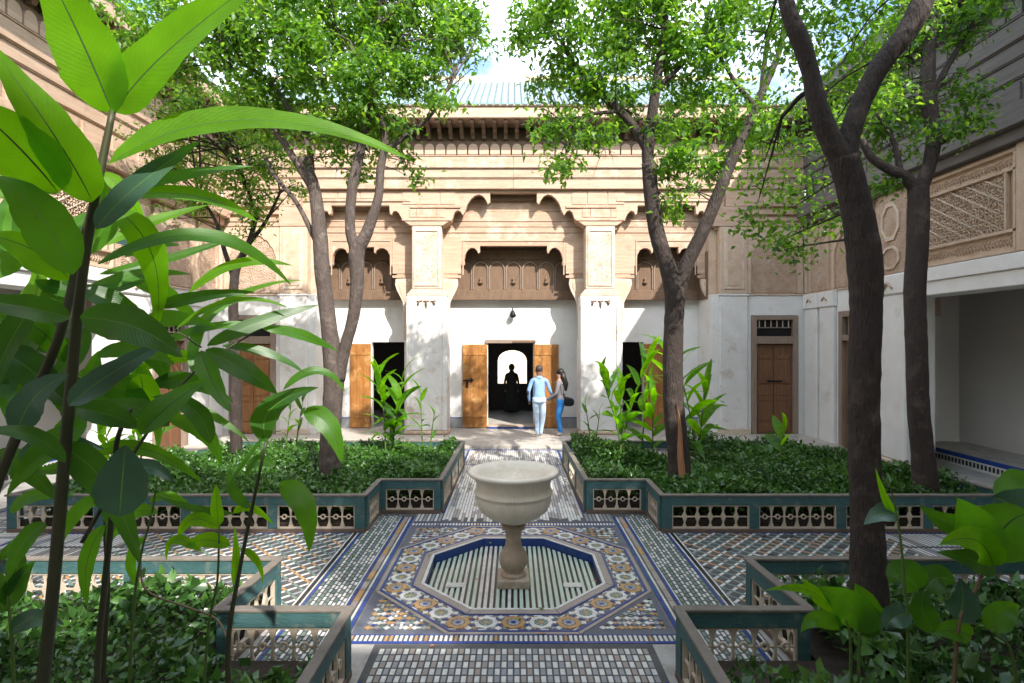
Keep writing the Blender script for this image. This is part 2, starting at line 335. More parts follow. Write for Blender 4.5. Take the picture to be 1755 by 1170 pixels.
for k in range(8):
    A, B = Vector(pv[k]), Vector(pv[(k+1)%8]); dr = (B-A)
    for j in range(4):
        c = A+dr*(j/4); link('rosette_tile', rosA if nr % 2 == 0 else rosB, pool_o, (c.x, c.y, 0), (0,0,R(45*k))); nr += 1
        m_ = A+dr*((j+.5)/4); nrm = Vector((m_.x, m_.y-CYq)).normalized(); an = math.atan2(dr.y, dr.x)
        for s_ in (-1, 1):
            q = m_+nrm*s_*.092; tile(q.x, q.y, .045, .045, an+R(45), 0)
            for e in (-1, 1):
                q2 = q+dr.normalized()*e*.050; tile(q2.x, q2.y, .022, .034, an+R(45)*e, 5 if nr % 2 else 1)
        tile(m_.x, m_.y, .018, .10, an, 2); tile(m_.x, m_.y, .03, .03, an+R(45), 0, .0065)
        for s_ in (-1, 1):                      # thin edge ticks
            q = c+Vector((c.x, c.y-CYq)).normalized()*s_*.118; tile(q.x, q.y, .07, .012, an, 0)
def inoct(x, y, a):
    x, y = abs(x), abs(y-CYq); return x < a and y < a and (x+y) < a*math.sqrt(2)
for i in range(34):                             # corner triangles
    for j in range(34):
        x = -1.30+i*.0788; y = CYq-1.30+j*.0788
        if abs(x) > 1.29 or abs(y-CYq) > 1.29: continue
        if not inoct(x, y, 1.385):
            tile(x, y, .044, .044, R(45), random.choice([0,5,5,0,1]))
            tile(x+.039, y+.039, .024, .024, 0, random.choice([4,0,3,2]), .006)
            tile(x+.039, y, .022, .035, random.choice([0, R(90)]), random.choice([5,4,0]), .0045)
# ticks in front of and behind the square
n = 66
for k in range(n):
    x = -1.31+k*2.62/(n-1)
    for yy, ly in ((4.475, .085), (7.265, .085)): tile(x, yy, .022, ly, 0, 5 if random.random() < .18 else 0)
for yy in (4.42, 4.405, 7.32, 4.525, 7.21): 
    for k in range(12): tile(-1.225+k*.2227, yy, .218, .012 if yy != 4.42 else .02, 0, 2, .006)
# striped strips both sides of the square
for s_ in (-1, 1):
    for x0, wd, mi in ((1.365,.03,2),(1.40,.018,0),(1.455,.05,6),(1.505,.022,2),(1.53,.012,0),(1.915,.022,2),(1.945,.014,0),(1.975,.03,3),(2.005,.016,0)):
        for k in range(16): tile(s_*(x0), 4.12+k*.2225, wd, .218, 0, mi if mi != 6 else random.choice([6,6,5]), .006)
    for r_ in range(9):
        k = 0; y = 4.02+.03*(r_ % 2)
        while y < 7.66:
            ln = .062; tile(s_*(1.56+r_*.040), y, .024, ln, 0, 0 if r_ % 2 else (4 if random.random() < .75 else 0)); y += .086
    # cross walk: lattice of small rotated pieces, then long white pieces at the end
    x = 2.06
    while x < 4.6:
        y = 5.03; j = 0
        while y < 6.9:
            par = (int(round((x-2.06)/.085))+j) % 2
            zz = (int(round((x-2.06)/.085))+j) % 6; z2 = (int(round((x-2.06)/.085))-j) % 6
            mi = 5 if (zz == 0 or z2 == 0) and random.random() < .8 else (0 if zz in (1, 5) or z2 in (1, 5) else (1 if par else 4))
            if random.random() < .08: mi = random.choice([6,3,0])
            tile(s_*x, y, .092, .030, R(45) if par else R(-45), mi)
            y += .085; j += 1
        x += .085
    y = 5.0
    while x < 5.86:
        for yy, ln in ((5.25,.42),(5.72,.42),(6.19,.42),(6.66,.42)):
            tile(s_*x, yy+.03, .036, ln, R(12)*s_, random.choice([0,0,1,0,6]))
        x += .058
    for k in range(17): tile(s_*(2.15+k*.2225), 6.93, .218, .03, 0, 2); tile(s_*(2.15+k*.2225), 4.99, .218, .02, 0, 2)
    # blue lines along the far path
    for k in range(24): tile(s_*.985, 7.85+k*.19, .035, .186, 0, 2, .006)
    for k in range(17): tile(s_*1.08, .6+k*.2, .03, .196, 0, 2, .006)
# far path of long thin pieces
x = -.94
while x < .95:
    y = 7.36+random.random()*.2
    while y < 12.2:
        ln = random.choice([.22,.3,.38]); tile(x, y+ln/2, .034, ln-.008, R(0), random.choice([0,0,0,1,6,0])); y += ln
    x += .0425
for k in range(52):                              # fine cross strip behind the square
    x = -1.3+k*.051
    if abs(x) > .97: tile(x, 7.55, .032, .30, 0, random.choice([0,1,0]))
for i in range(44):                              # near path
    for j in range(44):
        tile(-1.02+i*.0475, .5+j*.088, .034, .072, 0, (6 if (i+j) % 8 == 0 or (i-j) % 8 == 0 else (5 if i % 8 == 4 and j % 8 == 4 else (0 if (i+j) % 2 else 1))))
# walk in front of the gallery and side walks
for s_ in (-1, 1):
    x = 1.2
    while x < 7.3:
        for yy in (11.0, 11.45, 11.9): tile(s_*x, yy, .05, .40, 0, random.choice([0,0,1,6]))
        x += .075
    for r_, mi in ((6.02,2),(7.2,2)):
        for k in range(50): tile(s_*r_, -.4+k*.225, .035, .22, 0, mi, .006)
    y = 4.0
    while y < 10.9:
        for xx in (6.25, 6.62, 6.99): tile(s_*xx, y, .33, .05, 0, random.choice([0,0,1,6]))
        y += .075
for k in range(60):
    for yy, w_ in ((12.25,.10),(10.78,.03)): tile(-7.1+k*.2407, yy, .236, w_, 0, 2, .006)
gs = MB()
for s_ in (-1, 1):
    for a, b, y0_, y1_ in ((HQ+.003, 2.03, 4.05, 7.72),(2.033, 5.92, 4.97, 6.93),(1.15, 7.35, 10.77, 12.39),(6.42, 7.35, 4.0, 10.76)):
        a_, b_ = sorted((s_*a, s_*b)); gs.box(a_, b_, y0_, y1_, -.01, .002)
gs.box(-1.33, 1.33, 4.395, y0q-.001, -.01, .002); gs.box(-1.33, 1.33, y1q+.001, 7.73, -.01, .002); gs.box(-1.0, 1.0, 7.733, 12.3, -.01, .002); gs.box(-1.1, 1.1, .45, 4.39, -.01, .002)
gs.build('grout_bed', 'grout_dark', floor)
mo = mos.build('mosaic_tiles', MO, floor); mo['kind'] = 'stuff'
pf = tag(MB().box(-7.4, 7.4, 12.4, 15.2, 0, .06).build('gallery_floor', 'platform', None, bevel=.006), kind='structure')
for k in range(16): box('floor_slab', -7.35+k*.92, -7.35+k*.92+.912, 12.42, 13.2, .06, .066, 'platform', pf, .003)
for k in range(16): box('floor_slab', -7.35+k*.92, -7.35+k*.92+.912, 13.21, 13.99, .06, .0665, 'platform', pf, .003)
tag(box('room_floor', -7.3, 7.3, 15.2, 19.2, -.2, .055, 'platform'), kind='structure')

# ------------------------------------------------------------------ walls: shared entablature
def half(l): return l+[(-a, b) for a, b in l[::-1] if a != 0]
def arch_rib(w_, h_, th, dp):
    """pointed-round arch frame, local x centred, bottom z=0"""
    n = 10; r = w_/2; o_ = [(-r, 0)]+[(-r*math.cos(math.pi*i/n), h_-r+r*math.sin(math.pi*i/n)) for i in range(n+1)]+[(r, 0)]
    q = r-th; i_ = [(q, 0)]+[(q*math.cos(math.pi*i/n), h_-r+q*math.sin(math.pi*i/n)) for i in range(n+1)]+[(-q, 0)]
    return MB().prism(o_+i_, 0, dp)
tomb = MB(); r_ = .118
tomb.prism([(-r_,0),(r_,0),(r_,.15)]+[(r_*math.cos(math.pi*i/8)*(.95), .17+.10*math.sin(math.pi*i/8)) for i in range(9)]+[(-r_,.15)], -.03, .03)
tomb_m = {k: tomb.mesh('frieze_panel', k) for k in ('wood_pale','wood_grey')}
br = MB().prism([(0,.0),(.12,.02),(.16,.08),(.30,.12),(.34,.2),(.58,.24),(.6,.34),(0,.34)], -.045, .045, axis='x')
br.v = [(x, -y, z) for x, y, z in br.v]
br_m = {k: br.mesh('eave_bracket', k) for k in ('wood_pale','wood_brown','wood_grey')}
rt = MB(); n = 6
for a in range(n): pass
vs = []; L_ = 3.6
for yy, zz in ((0,0),(L_,L_*.62)):
    for j in range(n+1): vs.append((.068*math.cos(math.pi*j/n), yy, zz+.055*math.sin(math.pi*j/n)))
rt.add(vs, [(j, j+1, j+1+n+1, j+n+1) for j in range(n)]+[tuple(range(n+1))], 0, False)
rt_m = rt.mesh('roof_tile', 'roof')
def entab(root, u0, u1, wm, cut=False, wm2=None, base=5.80):
    """wood courses, frieze, brackets, cornice, roof; local x along wall, -y out over the court"""
    wm2 = wm2 or wm
    cs = [(5.80,6.225,.06),(6.23,6.495,.10),(6.50,6.725,.14),(6.73,7.03,.19)]
    def ends(v): return (u0+(v+.003 if cut in (1,3) else 0), u1-(v+.003 if cut in (2,3) else 0))
    for ci, (z0, z1, v) in enumerate(cs):
        if z0 < base: continue
        a, b = ends(v); L = 3.7; k = max(1, round((b-a)/L)); ofs = 0
        for j in range(k):
            box('board', a+(b-a)*j/k+.002, a+(b-a)*(j+1)/k-.002, -v-random.uniform(0,.006), .12, z0, z1-.012, wm if (ci+j) % 2 else wm2, root, .008)
        box('moulding', a, b, -v-.025, .1, z1-.012, z1+.004, wm, root)
    a, b = ends(.17)
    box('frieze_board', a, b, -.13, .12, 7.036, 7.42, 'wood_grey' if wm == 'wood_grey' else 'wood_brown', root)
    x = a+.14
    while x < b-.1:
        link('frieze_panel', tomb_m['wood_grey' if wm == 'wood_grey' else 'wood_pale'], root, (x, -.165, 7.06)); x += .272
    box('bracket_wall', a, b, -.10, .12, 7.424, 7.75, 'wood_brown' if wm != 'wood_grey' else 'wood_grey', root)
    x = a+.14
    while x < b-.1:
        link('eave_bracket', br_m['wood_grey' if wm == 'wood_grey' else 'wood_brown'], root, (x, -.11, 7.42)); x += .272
    a, b = ends(.75)
    box('eave_board', a, b, -.74, .1, 7.765, 7.82, wm2, root)
    box('cornice', a, b, -.78, -.70, 7.74, 8.0, wm, root, .01)
    box('cornice_cap', a, b, -.82, -.66, 8.004, 8.05, wm, root, .01)
    MB().prism([(-.80,8.02),(2.85,8.02+3.65*.62),(2.85,8.02+3.65*.62-.1),(-.6,7.95)], a, b, axis='x').build('roof', 'roof', root)
    x = a+.08
    while x < b-.05:
        link('roof_tile', rt_m, root, (x, -.84, 8.03)); x += .165
    box('parapet', a, b, 2.7, 2.95, 8.0, 10.4, 'stucco_plain', root)
    box('upper_wall', u0, u1, .13, .5, 5.3 if base < 5.9 else base, 7.9, 'stucco_plain', root)

# ------------------------------------------------------------------ back gallery building
bk = tag(empty('palace_gallery', (0, 14, 0)), 'tall sunlit gallery front with carved wooden beams, two white columns and open orange doors', 'building')
entab(bk, -7.4, 7.4, 'wood_pale', wm2='wood_pale2', base=6.23)
def X0(px): return (px-880)*.014737
def Z0(py): return 2.4+(585-py)*.014737
def XB(px): return (px-880)*14.25/950
def ZB(py): return 2.4+(585-py)*14.25/950
# front layer (y 0 .. .22): carved corbel beam
ctr = [(40,330),(40,347),(44,350),(47,343),(52,336),(59,333),(66,335),(73,341),(79,350),(83,362),(87,369),(91,362),(96,360),(101,364),(104,373),(107,381),(113,379),(118,382),(121,390),(124,393)]
sd = [(4,393),(7,384),(12,380),(16,382),(19,374),(23,366),(28,361),(33,362),(36,368),(39,366),(40,352)]
top = Z0(325)
poly = [(X0(880-148), top), (X0(880-148), Z0(393))]+[(X0(880-a), Z0(b)) for a, b in ctr[::-1]]+[(X0(880+a), Z0(b)) for a, b in ctr]+[(X0(880+148), Z0(393)), (X0(880+148), top)]
mb = MB().prism(poly, .0, .16); mb.build('carved_beam', 'wood_pale', bk, bevel=.006)
for s_ in (-1, 1):
    L, Rr = 148, 352                       # px offsets of the side bay
    a0 = 173; p = [(148, 325), (148, 393)]+[(a0+a, b) for a, b in sd]+[(Rr-a, b) for a, b in sd[::-1]]+[(Rr, 393), (Rr+10, 393), (Rr+10, 325)]
    MB().prism([(s_*X0(880+a), Z0(b)) for a, b in p], .001, .161).build('carved_beam', 'wood_pale', bk, bevel=.006)
    a_, b_ = sorted((s_*5.345, s_*7.33)); box('board', a_, b_, -.06, .3, 5.80, 6.215, 'wood_pale', bk, .008); box('moulding', a_, b_, -.085, .1, 6.216, 6.229, 'wood_pale', bk)
    # raised edge mouldings on the beam
    box('moulding', min(s_*2.6, s_*5.3), max(s_*2.6, s_*5.3), -.03, 0, Z0(345), Z0(341), 'wood_pale2', bk)
    box('moulding', min(s_*1.33, s_*2.6), max(s_*1.33, s_*2.6), -.035, 0, Z0(356), Z0(352), 'wood_pale2', bk)
    for px0, px1 in ((132,166),(118,131),(167,178)):
        box('beam_panel', min(s_*X0(880+px0), s_*X0(880+px1)), max(s_*X0(880+px0), s_*X0(880+px1)), -.018, 0, Z0(372), Z0(358), 'wood_pale2', bk, .004)
    for px0, px1 in ((100,125),(127,160),(162,190),(230,262),(264,300),(302,345)):
        box('beam_panel', min(s_*X0(880+px0), s_*X0(880+px1)), max(s_*X0(880+px0), s_*X0(880+px1)), -.014, 0, Z0(340 if px0 > 190 else 350), Z0(328), 'wood_pale', bk, .004)
    # columns
    cx = s_*X0(880+148)
    box('column_base', cx-.55, cx+.55, -.16, .50, .066, .16, 'stucco_plain', bk, .03)
    col = box('column', cx-.515, cx+.515, -.12, .46, .16, 3.55, 'white2', bk, .03)
    box('pilaster_strip', cx-.50+(.0), cx-.40, -.145, -.12, .17, 3.3, 'white2', col, .01)
    box('pilaster_strip', cx+.40, cx+.50, -.145, -.12, .17, 3.3, 'white2', col, .01)
    MB().prism([(cx-.515,3.553),(cx+.515,3.553),(cx+.37,3.72),(cx-.37,3.72)], -.11, .45).build('column_shoulder', 'stucco_pale', bk, bevel=.01)
    cs_ = box('column_shaft', cx-.37, cx+.37, -.09, .44, 3.723, 5.30, 'stucco_pale', bk, .02)
    # carved ornament on the shaft
    fr = MB()
    for a, b, c_, d_ in ((-.31,-.28,3.8,5.2),(.28,.31,3.8,5.2),(-.279,.279,3.8,3.83),(-.279,.279,5.17,5.2)): fr.box(cx+a, cx+b, -.112, -.09, c_, d_)
    fr.build('shaft_border', 'stucco_pale', bk)
    mo_ = MB(); rr = random.Random(3)
    for i in range(90):
        xx = cx+rr.uniform(-.25,.25); zz = rr.uniform(3.86,5.14); a_ = rr.uniform(0,6.28); r0 = rr.uniform(.02,.045)
        mo_.tube([Vector((xx+r0*math.cos(a_+t), -.088-.004*(t%2), zz+r0*math.sin(a_+t)*1.4)) for t in (0,1,2,3,4)], [.004,.008,.010,.008,.003], 5, cap=False)
    tag(mo_.build('shaft_carving', 'stucco_pale', bk), kind='stuff')
    # little leaf capital marks at the top of the white part
    lm = MB()
    for k in (-1, 0, 1):
        lm.tube([Vector((cx+k*.17, -.13, 3.42)), Vector((cx+k*.21, -.15, 3.34)), Vector((cx+k*.19, -.13, 3.22+.08*abs(k)))], [.03,.025,.006], 6)
        lm.tube([Vector((cx+k*.17-.07, -.13, 3.40)), Vector((cx+k*.17+.07, -.13, 3.42))], .016, 5)
    lm.build('capital_leaves', 'wood_brown', bk)
    MB().prism([(cx-.40,5.303),(cx+.40,5.303),(cx+.58,5.42),(cx-.58,5.42)], -.10, .43).build('capital', 'wood_pale', bk, bevel=.01)
    box('capital_slab', cx-.62, cx+.62, -.12, .24, 5.423, 5.50, 'wood_pale2', bk, .01)
# second layer: panelled screen with lambrequin openings (y .25 .. .45)
def screen(cpx, hw, outline, jamb, lower=None):
    tz = ZB(398); p = [(-hw, tz)]+[(-hw, .07)]
    o_ = [(a, ZB(b)) for a, b in outline]
    L = [(-hw*1.0, tz), (-hw, ZB(583))]
    q = [(-a*.015, z) for a, z in o_[::-1]]; q2 = [(a*.015, z) for a, z in o_]
    cxw = XB(cpx)
    pl = [(-hw, tz), (-hw, ZB(583))]+[(-hw+.001 if False else x, z) for x, z in q]+q2+[(hw, ZB(583)), (hw, tz)]
    MB().prism([(cxw+x, z) for x, z in pl], .36, .52).build('lambrequin_screen', 'wood_pale2', bk, bevel=.006)  #B
    for z0, z1, v in ((ZB(397.5), ZB(388), .02),(ZB(387.5), ZB(379), .035),(ZB(378.5), ZB(362), .05),(ZB(361.5), ZB(338), .03),(ZB(337.5), ZB(322), .05)):
        box('screen_board', cxw-hw, cxw+hw, .36-v, .51, z0, z1, 'wood_pale2', bk, .006)
    # raised frame
    a = jamb*.015
    for x0, x1, z0, z1 in ((-a,a,ZB(412),ZB(409.5)),(-a,-a+.03,ZB(470),ZB(412.2)),(a-.03,a,ZB(470),ZB(412.2))):
        box('screen_moulding', cxw+x0, cxw+x1, .342, .36, z0, z1, 'wood_pale', bk)
    for s_ in (-1, 1):
        x0, x1 = sorted((cxw+s_*(a+.035), cxw+s_*(hw-.02)))
        if x1-x0 > .05:
            box('screen_panel', x0, x1, .346, .36, ZB(468), ZB(405), 'wood_pale', bk, .004)
            box('screen_moulding', x0, x1, .335, .36, ZB(475), ZB(471), 'wood_pale', bk)
        # carved scroll corbel, stone coloured, and white jamb
        w0 = outline[-1][0]*.015
        cb = [(hw+.01, ZB(476)), (w0-.24, ZB(478)), (w0-.25, ZB(487)), (w0-.20, ZB(498)), (w0-.12, ZB(508)), (w0-.05, ZB(518)), (w0-.03, ZB(540)), (w0-.02, ZB(582)), (hw+.01, ZB(582))]
        MB().prism([(cxw+s_*x, z) for x, z in cb], .29, .358).build('scroll_corbel', 'stucco_pale', bk, bevel=.008)
        cb2 = [(hw-.02, ZB(482)), (w0-.17, ZB(483)), (w0-.16, ZB(490)), (w0-.08, ZB(503)), (w0+.02, ZB(520)), (w0+.03, ZB(575)), (hw-.02, ZB(575))]
        if hw-w0 > .1: MB().prism([(cxw+s_*x, z) for x, z in cb2], .275, .29).build('corbel_panel', 'stucco_plain', bk, bevel=.004)
        x0, x1 = sorted((cxw+s_*(w0-.02), cxw+s_*hw)); box('white_jamb', x0, x1, .36, .53, .066, ZB(583.5), 'white', bk, .008)
OL = [(58,420),(58,431),(61,433),(63,428),(67,424),(73,423),(79,427),(83,434),(85,444),(84,452),(87,455),(91,452),(95,457),(97,464),(96,470),(97,478),(98,490),(103,500),(107,508),(110,516),(112,530),(112,583)]
screen(880, XB(880+123), OL, 88)
for s_ in (-1, 1):
    sc = 60/112; SO = [(22,422),(22,431),(24,433),(27,427),(32,424),(39,424),(45,428),(49,436),(50,446),(50,452),(53,455),(57,453),(60,458),(61,466),(61,478),(63,490),(67,500),(71,508),(74,516),(76,530),(76,583)]
    screen(880+s_*263, XB(880+90), SO, 52)
# ceiling, frieze and rear wall (y 1.0)
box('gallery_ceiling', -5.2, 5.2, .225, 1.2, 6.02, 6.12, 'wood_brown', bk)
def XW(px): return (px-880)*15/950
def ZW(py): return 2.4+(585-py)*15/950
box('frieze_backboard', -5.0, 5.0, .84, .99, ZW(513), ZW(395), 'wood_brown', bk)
box('frieze_ledge', -5.0, 5.0, .78, .84, ZW(515), ZW(498), 'wood_brown', bk, .01)
box('frieze_ledge', -5.0, 5.0, .80, .84, ZW(446), ZW(430), 'wood_brown', bk, .01)
am = arch_rib(.42, .74, .025, .035).mesh('frieze_arch', 'frame')
for k in range(23): link('frieze_arch', am, bk, (-4.84+k*.44, .805, ZW(497)))
ws = MB().lathe([(0,0),(.055,.01),(.07,.05),(.02,.09),(.05,.13),(.0,.2)], 8).mesh('frieze_rosette', 'wood_brown')
for k in range(23):
    if k % 2: link('frieze_rosette', ws, bk, (-4.84+k*.44, .83, ZW(488)))
doors = [(836,914,588),(637,700,586),(1052,1103,586)]
xs = sorted([(XW(a), XW(b), ZW(c)) for a, b, c in doors]); cur = -5.2
wl = MB()
for a, b, zt in xs:
    wl.box(cur, a, 1.0, 1.2, .055, 6.0); wl.box(a, b, 1.0, 1.2, zt, 6.0); cur = b
wl.box(cur, 5.2, 1.0, 1.2, .055, 6.0); wl.build('rear_wall', 'white', bk)
for a, b in ((-5.0, XW(637)),(XW(700), XW(792)),(XW(957), XW(1052)),(XW(1138), 5.0)):
    box('dado', a, b, .985, 1.0, .066, .33, 't_grey', bk)
    box('dado_line', a, b, .978, 1.0, .332, .352, 't_blue', bk)
def leaf_door(x0, x1, z1, m_, hx=None, y=.955):
    d_ = box('door_leaf', x0, x1, y-.02, y+.04, .08, z1, m_, bk, .006)
    n = 3
    for k in range(1, n): box('door_plank_joint', x0+(x1-x0)*k/n-.004, x0+(x1-x0)*k/n+.004, y-.024, y-.02, .1, z1-.02, 'wood_door_dark', d_)
    for z in (.35, z1-.3): box('door_batten', x0+.02, x1-.02, y-.035, y-.0205, z, z+.06, m_, d_, .004)
    if hx:
        h_ = MB().tube([Vector((hx-.14, y-.05, 1.35)), Vector((hx+.14, y-.05, 1.37))], .018, 6); h_.box(hx-.06, hx+.0, y-.06, y-.02, 1.18, 1.32); h_.box(hx+.06, hx+.1, y-.05, y-.02, 1.3, 1.42)
        h_.build('door_bolt', 'iron', d_)
    return d_
leaf_door(XW(793), XW(835), ZW(590), 'wood_door', XW(803)); leaf_door(XW(915), XW(957), ZW(590), 'wood_door')
leaf_door(XW(601), XW(636), ZW(589), 'wood_door'); leaf_door(XW(1104), XW(1139), ZW(589), 'wood_door')
box('door_head', XW(832), XW(918), .94, 1.0, ZW(588), ZW(582), 'frame', bk, .005)
box('door_head', XW(878), XW(918), .92, .99, ZW(587), ZW(584), 'wood_brown', bk, .004)
st = box('threshold', XW(836), XW(914), .86, 1.2, .066, .14, 'marble_old', bk, .01); box('threshold_edge', XW(836), XW(914), .845, .86, .068, .11, 't_blue', st)
# wall lamp
lp = MB().lathe([(.0,.0),(.07,.02),(.09,.07),(.05,.17),(.02,.2),(.0,.24)], 10, c=(XW(879), .86)); lp.v = [(x,y,z+3.03) for x,y,z in lp.v]
lp.tube([Vector((XW(879), .98, 3.3)), Vector((XW(879), .86, 3.3)), Vector((XW(879), .86, 3.25))], .012, 5)
lpo = lp.build('wall_lantern', 'iron', None, (0,14,0)); tag(lpo, 'small black lantern on the white wall above the central door', 'lantern')
for s_ in (-1, 1):
    def bx(nm, a, b, y0, y1, z0, z1, m_, par=bk, bev=.006): 
        a, b = sorted((s_*a, s_*b)); return box(nm, a, b, y0, y1, z0, z1, m_, par, bev)
    # gallery end wall, pilaster and outer wall with a door
    bx('gallery_end_wall', 5.0, 5.19, .0, .995, .066, 3.59, 'white'); bx('gallery_end_wall_top', 5.0, 5.19, .162, .995, 3.593, 6.0, 'stucco_plain'); bx('pilaster_head', 5.0, 5.902, -.06, .3, 5.303, 5.797, 'wood_pale')
    bx('end_wall_frieze', 4.96, 5.0, .25, .80, ZB(512), ZB(430), 'wood_brown')
    bx('pilaster', 5.193, 5.90, -.06, .3, .066, 3.55, 'white2', bev=.02)
    bx('pilaster_base', 5.15, 5.94, -.09, .0, .067, .20, 'stucco_pale')
    bx('pilaster_cap', 5.17, 5.93, -.08, .3, 3.553, 3.60, 'white')
    bx('stucco_pilaster', 5.193, 5.90, -.05, .3, 3.603, 5.30, 'stucco_plain', bev=.02)
    bx('pilaster_panel', 5.30, 5.80, -.072, -.05, 3.72, 5.2, 'stucco_pale')
    bx('pilaster_panel', 5.38, 5.72, -.085, -.072, 3.80, 5.12, 'stucco_plain')
    d0, d1 = X0(1287), X0(1367)
    bx('white_wall', 5.903, d0, 0, .2, 0, 3.56, 'white', bev=0); bx('white_wall', d1, 7.399, 0, .2, 0, 3.56, 'white', bev=0)
    bx('white_wall', d0, d1, 0, .2, Z0(540), 3.56, 'white', bev=0)
    bx('wall_string', 5.903, 7.399, -.03, .2, 3.563, 3.60, 'stucco_pale')
    # stucco upper wall with arched panel
    bx('stucco_wall', 5.903, 7.62, .03, .3, 3.603, 5.797, 'stucco_plain', bev=0)
    p0, p1 = X0(1283), X0(1370); cxp = (p0+p1)/2; hwp = (p1-p0)/2
    ar = []
    nl = 9
    for k in range(nl*4+1):
        t = k/(nl*4); ang = math.pi*t; rx = hwp*.92
        x_ = -rx*math.cos(ang); z_ = 4.45+.62*math.sin(ang)**1.25*(1.0) + .035*abs(math.sin(nl*ang))
        ar.append((x_, z_))
    fr_ = [(-hwp-.08, 3.62), (-hwp-.08, 5.28), (hwp+.08, 5.28), (hwp+.08, 3.62), (hwp*.92, 3.62)]+[(a, b) for a, b in ar[::-1]]+[(-hwp*.92, 3.62)]
    MB().prism([(s_*(cxp+x), z) for x, z in fr_], -.025, .028).build('arched_panel_frame', 'stucco_plain', bk)
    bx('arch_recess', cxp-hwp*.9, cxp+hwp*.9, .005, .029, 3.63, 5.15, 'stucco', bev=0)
    for zz in (5.30, 5.42, 5.6): bx('stucco_course', 5.903, 7.3, -.03-.02*(zz-5.3)*5, .03, zz, zz+.1, 'wood_pale')
    bx('stucco_moulding', p1+.12, p1+.2, -.03, .03, 3.61, 5.28, 'stucco_pale'); bx('stucco_moulding', p0-.2+.02, p0-.12, -.03, .03, 3.61, 5.28, 'stucco_pale')
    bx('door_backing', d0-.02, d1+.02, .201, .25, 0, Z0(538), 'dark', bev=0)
    # door
    fr2 = bx('door_frame', d0+.001, d0+.13, -.05, .1, .066, Z0(541), 'frame'); bx('door_frame', d1-.13, d1-.001, -.05, .1, .066, Z0(541), 'frame')
    bx('door_frame', d0+.131, d1-.131, -.05, .1, Z0(548), Z0(541), 'frame'); bx('door_frame', d0+.131, d1-.131, -.06, .1, Z0(589), Z0(576), 'frame')
    tr_ = bx('transom', d0+.131, d1-.131, .06, .1, Z0(576), Z0(548), 'iron')
    bx('transom_rail', d0+.14, d1-.14, .0, .03, Z0(562), Z0(560.5), 'frame', tr_)
    for k in range(6):
        xk = d0+.22+k*(d1-d0-.44)/5; bx('transom_bar', xk-.012, xk+.012, .01, .03, Z0(560.4), Z0(549), 'lattice', tr_, .002)
    mid = (d0+d1)/2
    for e in (-1, 1):
        a, b = sorted((mid+e*.006, mid+e*(d1-d0-.27)/2)); dm = 'wood_door_dark' if s_ > 0 else 'wood_door_mid'; dl = bx('door_leaf', a, b, .03, .09, .08, Z0(590), dm)
        zz = .12
        for hgt in (.28, .50, .14, .30, .62, .12):
            if zz+hgt > Z0(590)-.02: break
            bx('door_panel', a+.05, b-.05, .012, .031, zz, zz+hgt-.04, dm, dl, .008); zz += hgt
    bx('door_bolt', mid-.18, mid+.2, -.02, .012, 1.38, 1.42, 'iron')
# dark room behind, arched window into the next court
rm = MB(); rm.box(-7.3, 7.3, 1.2, 5.2, 4.0, 4.1); rm.box(-7.4, -7.3, 1.2, 5.2, 0, 4.0); rm.box(7.3, 7.4, 1.2, 5.2, 0, 4.0)
def aw(cx, hw_, z0, z1, y0, y1):
    n = 14; pts = [(cx-hw_, z0)]+[(cx-hw_*math.cos(math.pi*i/n)*(1+.12*math.sin(math.pi*i/n)), (z1-hw_)+hw_*math.sin(math.pi*i/n)**.85) for i in range(n+1)]+[(cx+hw_, z0)]
    rm.prism([(-7.3,0),(-7.3,4.0),(cx,4.0),(cx,z1)]+[p for p in pts[::-1] if p[0] <= cx+1e-6 and p[1] > z0 or p == pts[0]]+[(cx-hw_,0)], y0, y1)
    rm.prism([(7.3,0),(7.3,4.0),(cx,4.0),(cx,z1)]+[p for p in pts if p[0] > cx+1e-6 and p[1] > z0]+[(cx+hw_,z0),(cx+hw_,0)], y0, y1)
    rm.box(cx-hw_, cx+hw_, y0, y1, 0, z0)
aw(-.04, .50, .95, 2.10, 4.95, 5.2)
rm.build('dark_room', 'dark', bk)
ow = tag(box('far_court_wall', -12, 12, 31, 31.5, -.3, 6.5, 'stucco_pale'), 'sunlit pale pink wall seen far through the arched window', 'wall')
tag(box('far_court_floor', -12, 12, 19.2, 31, -.29, .03, 'platform'), kind='structure')

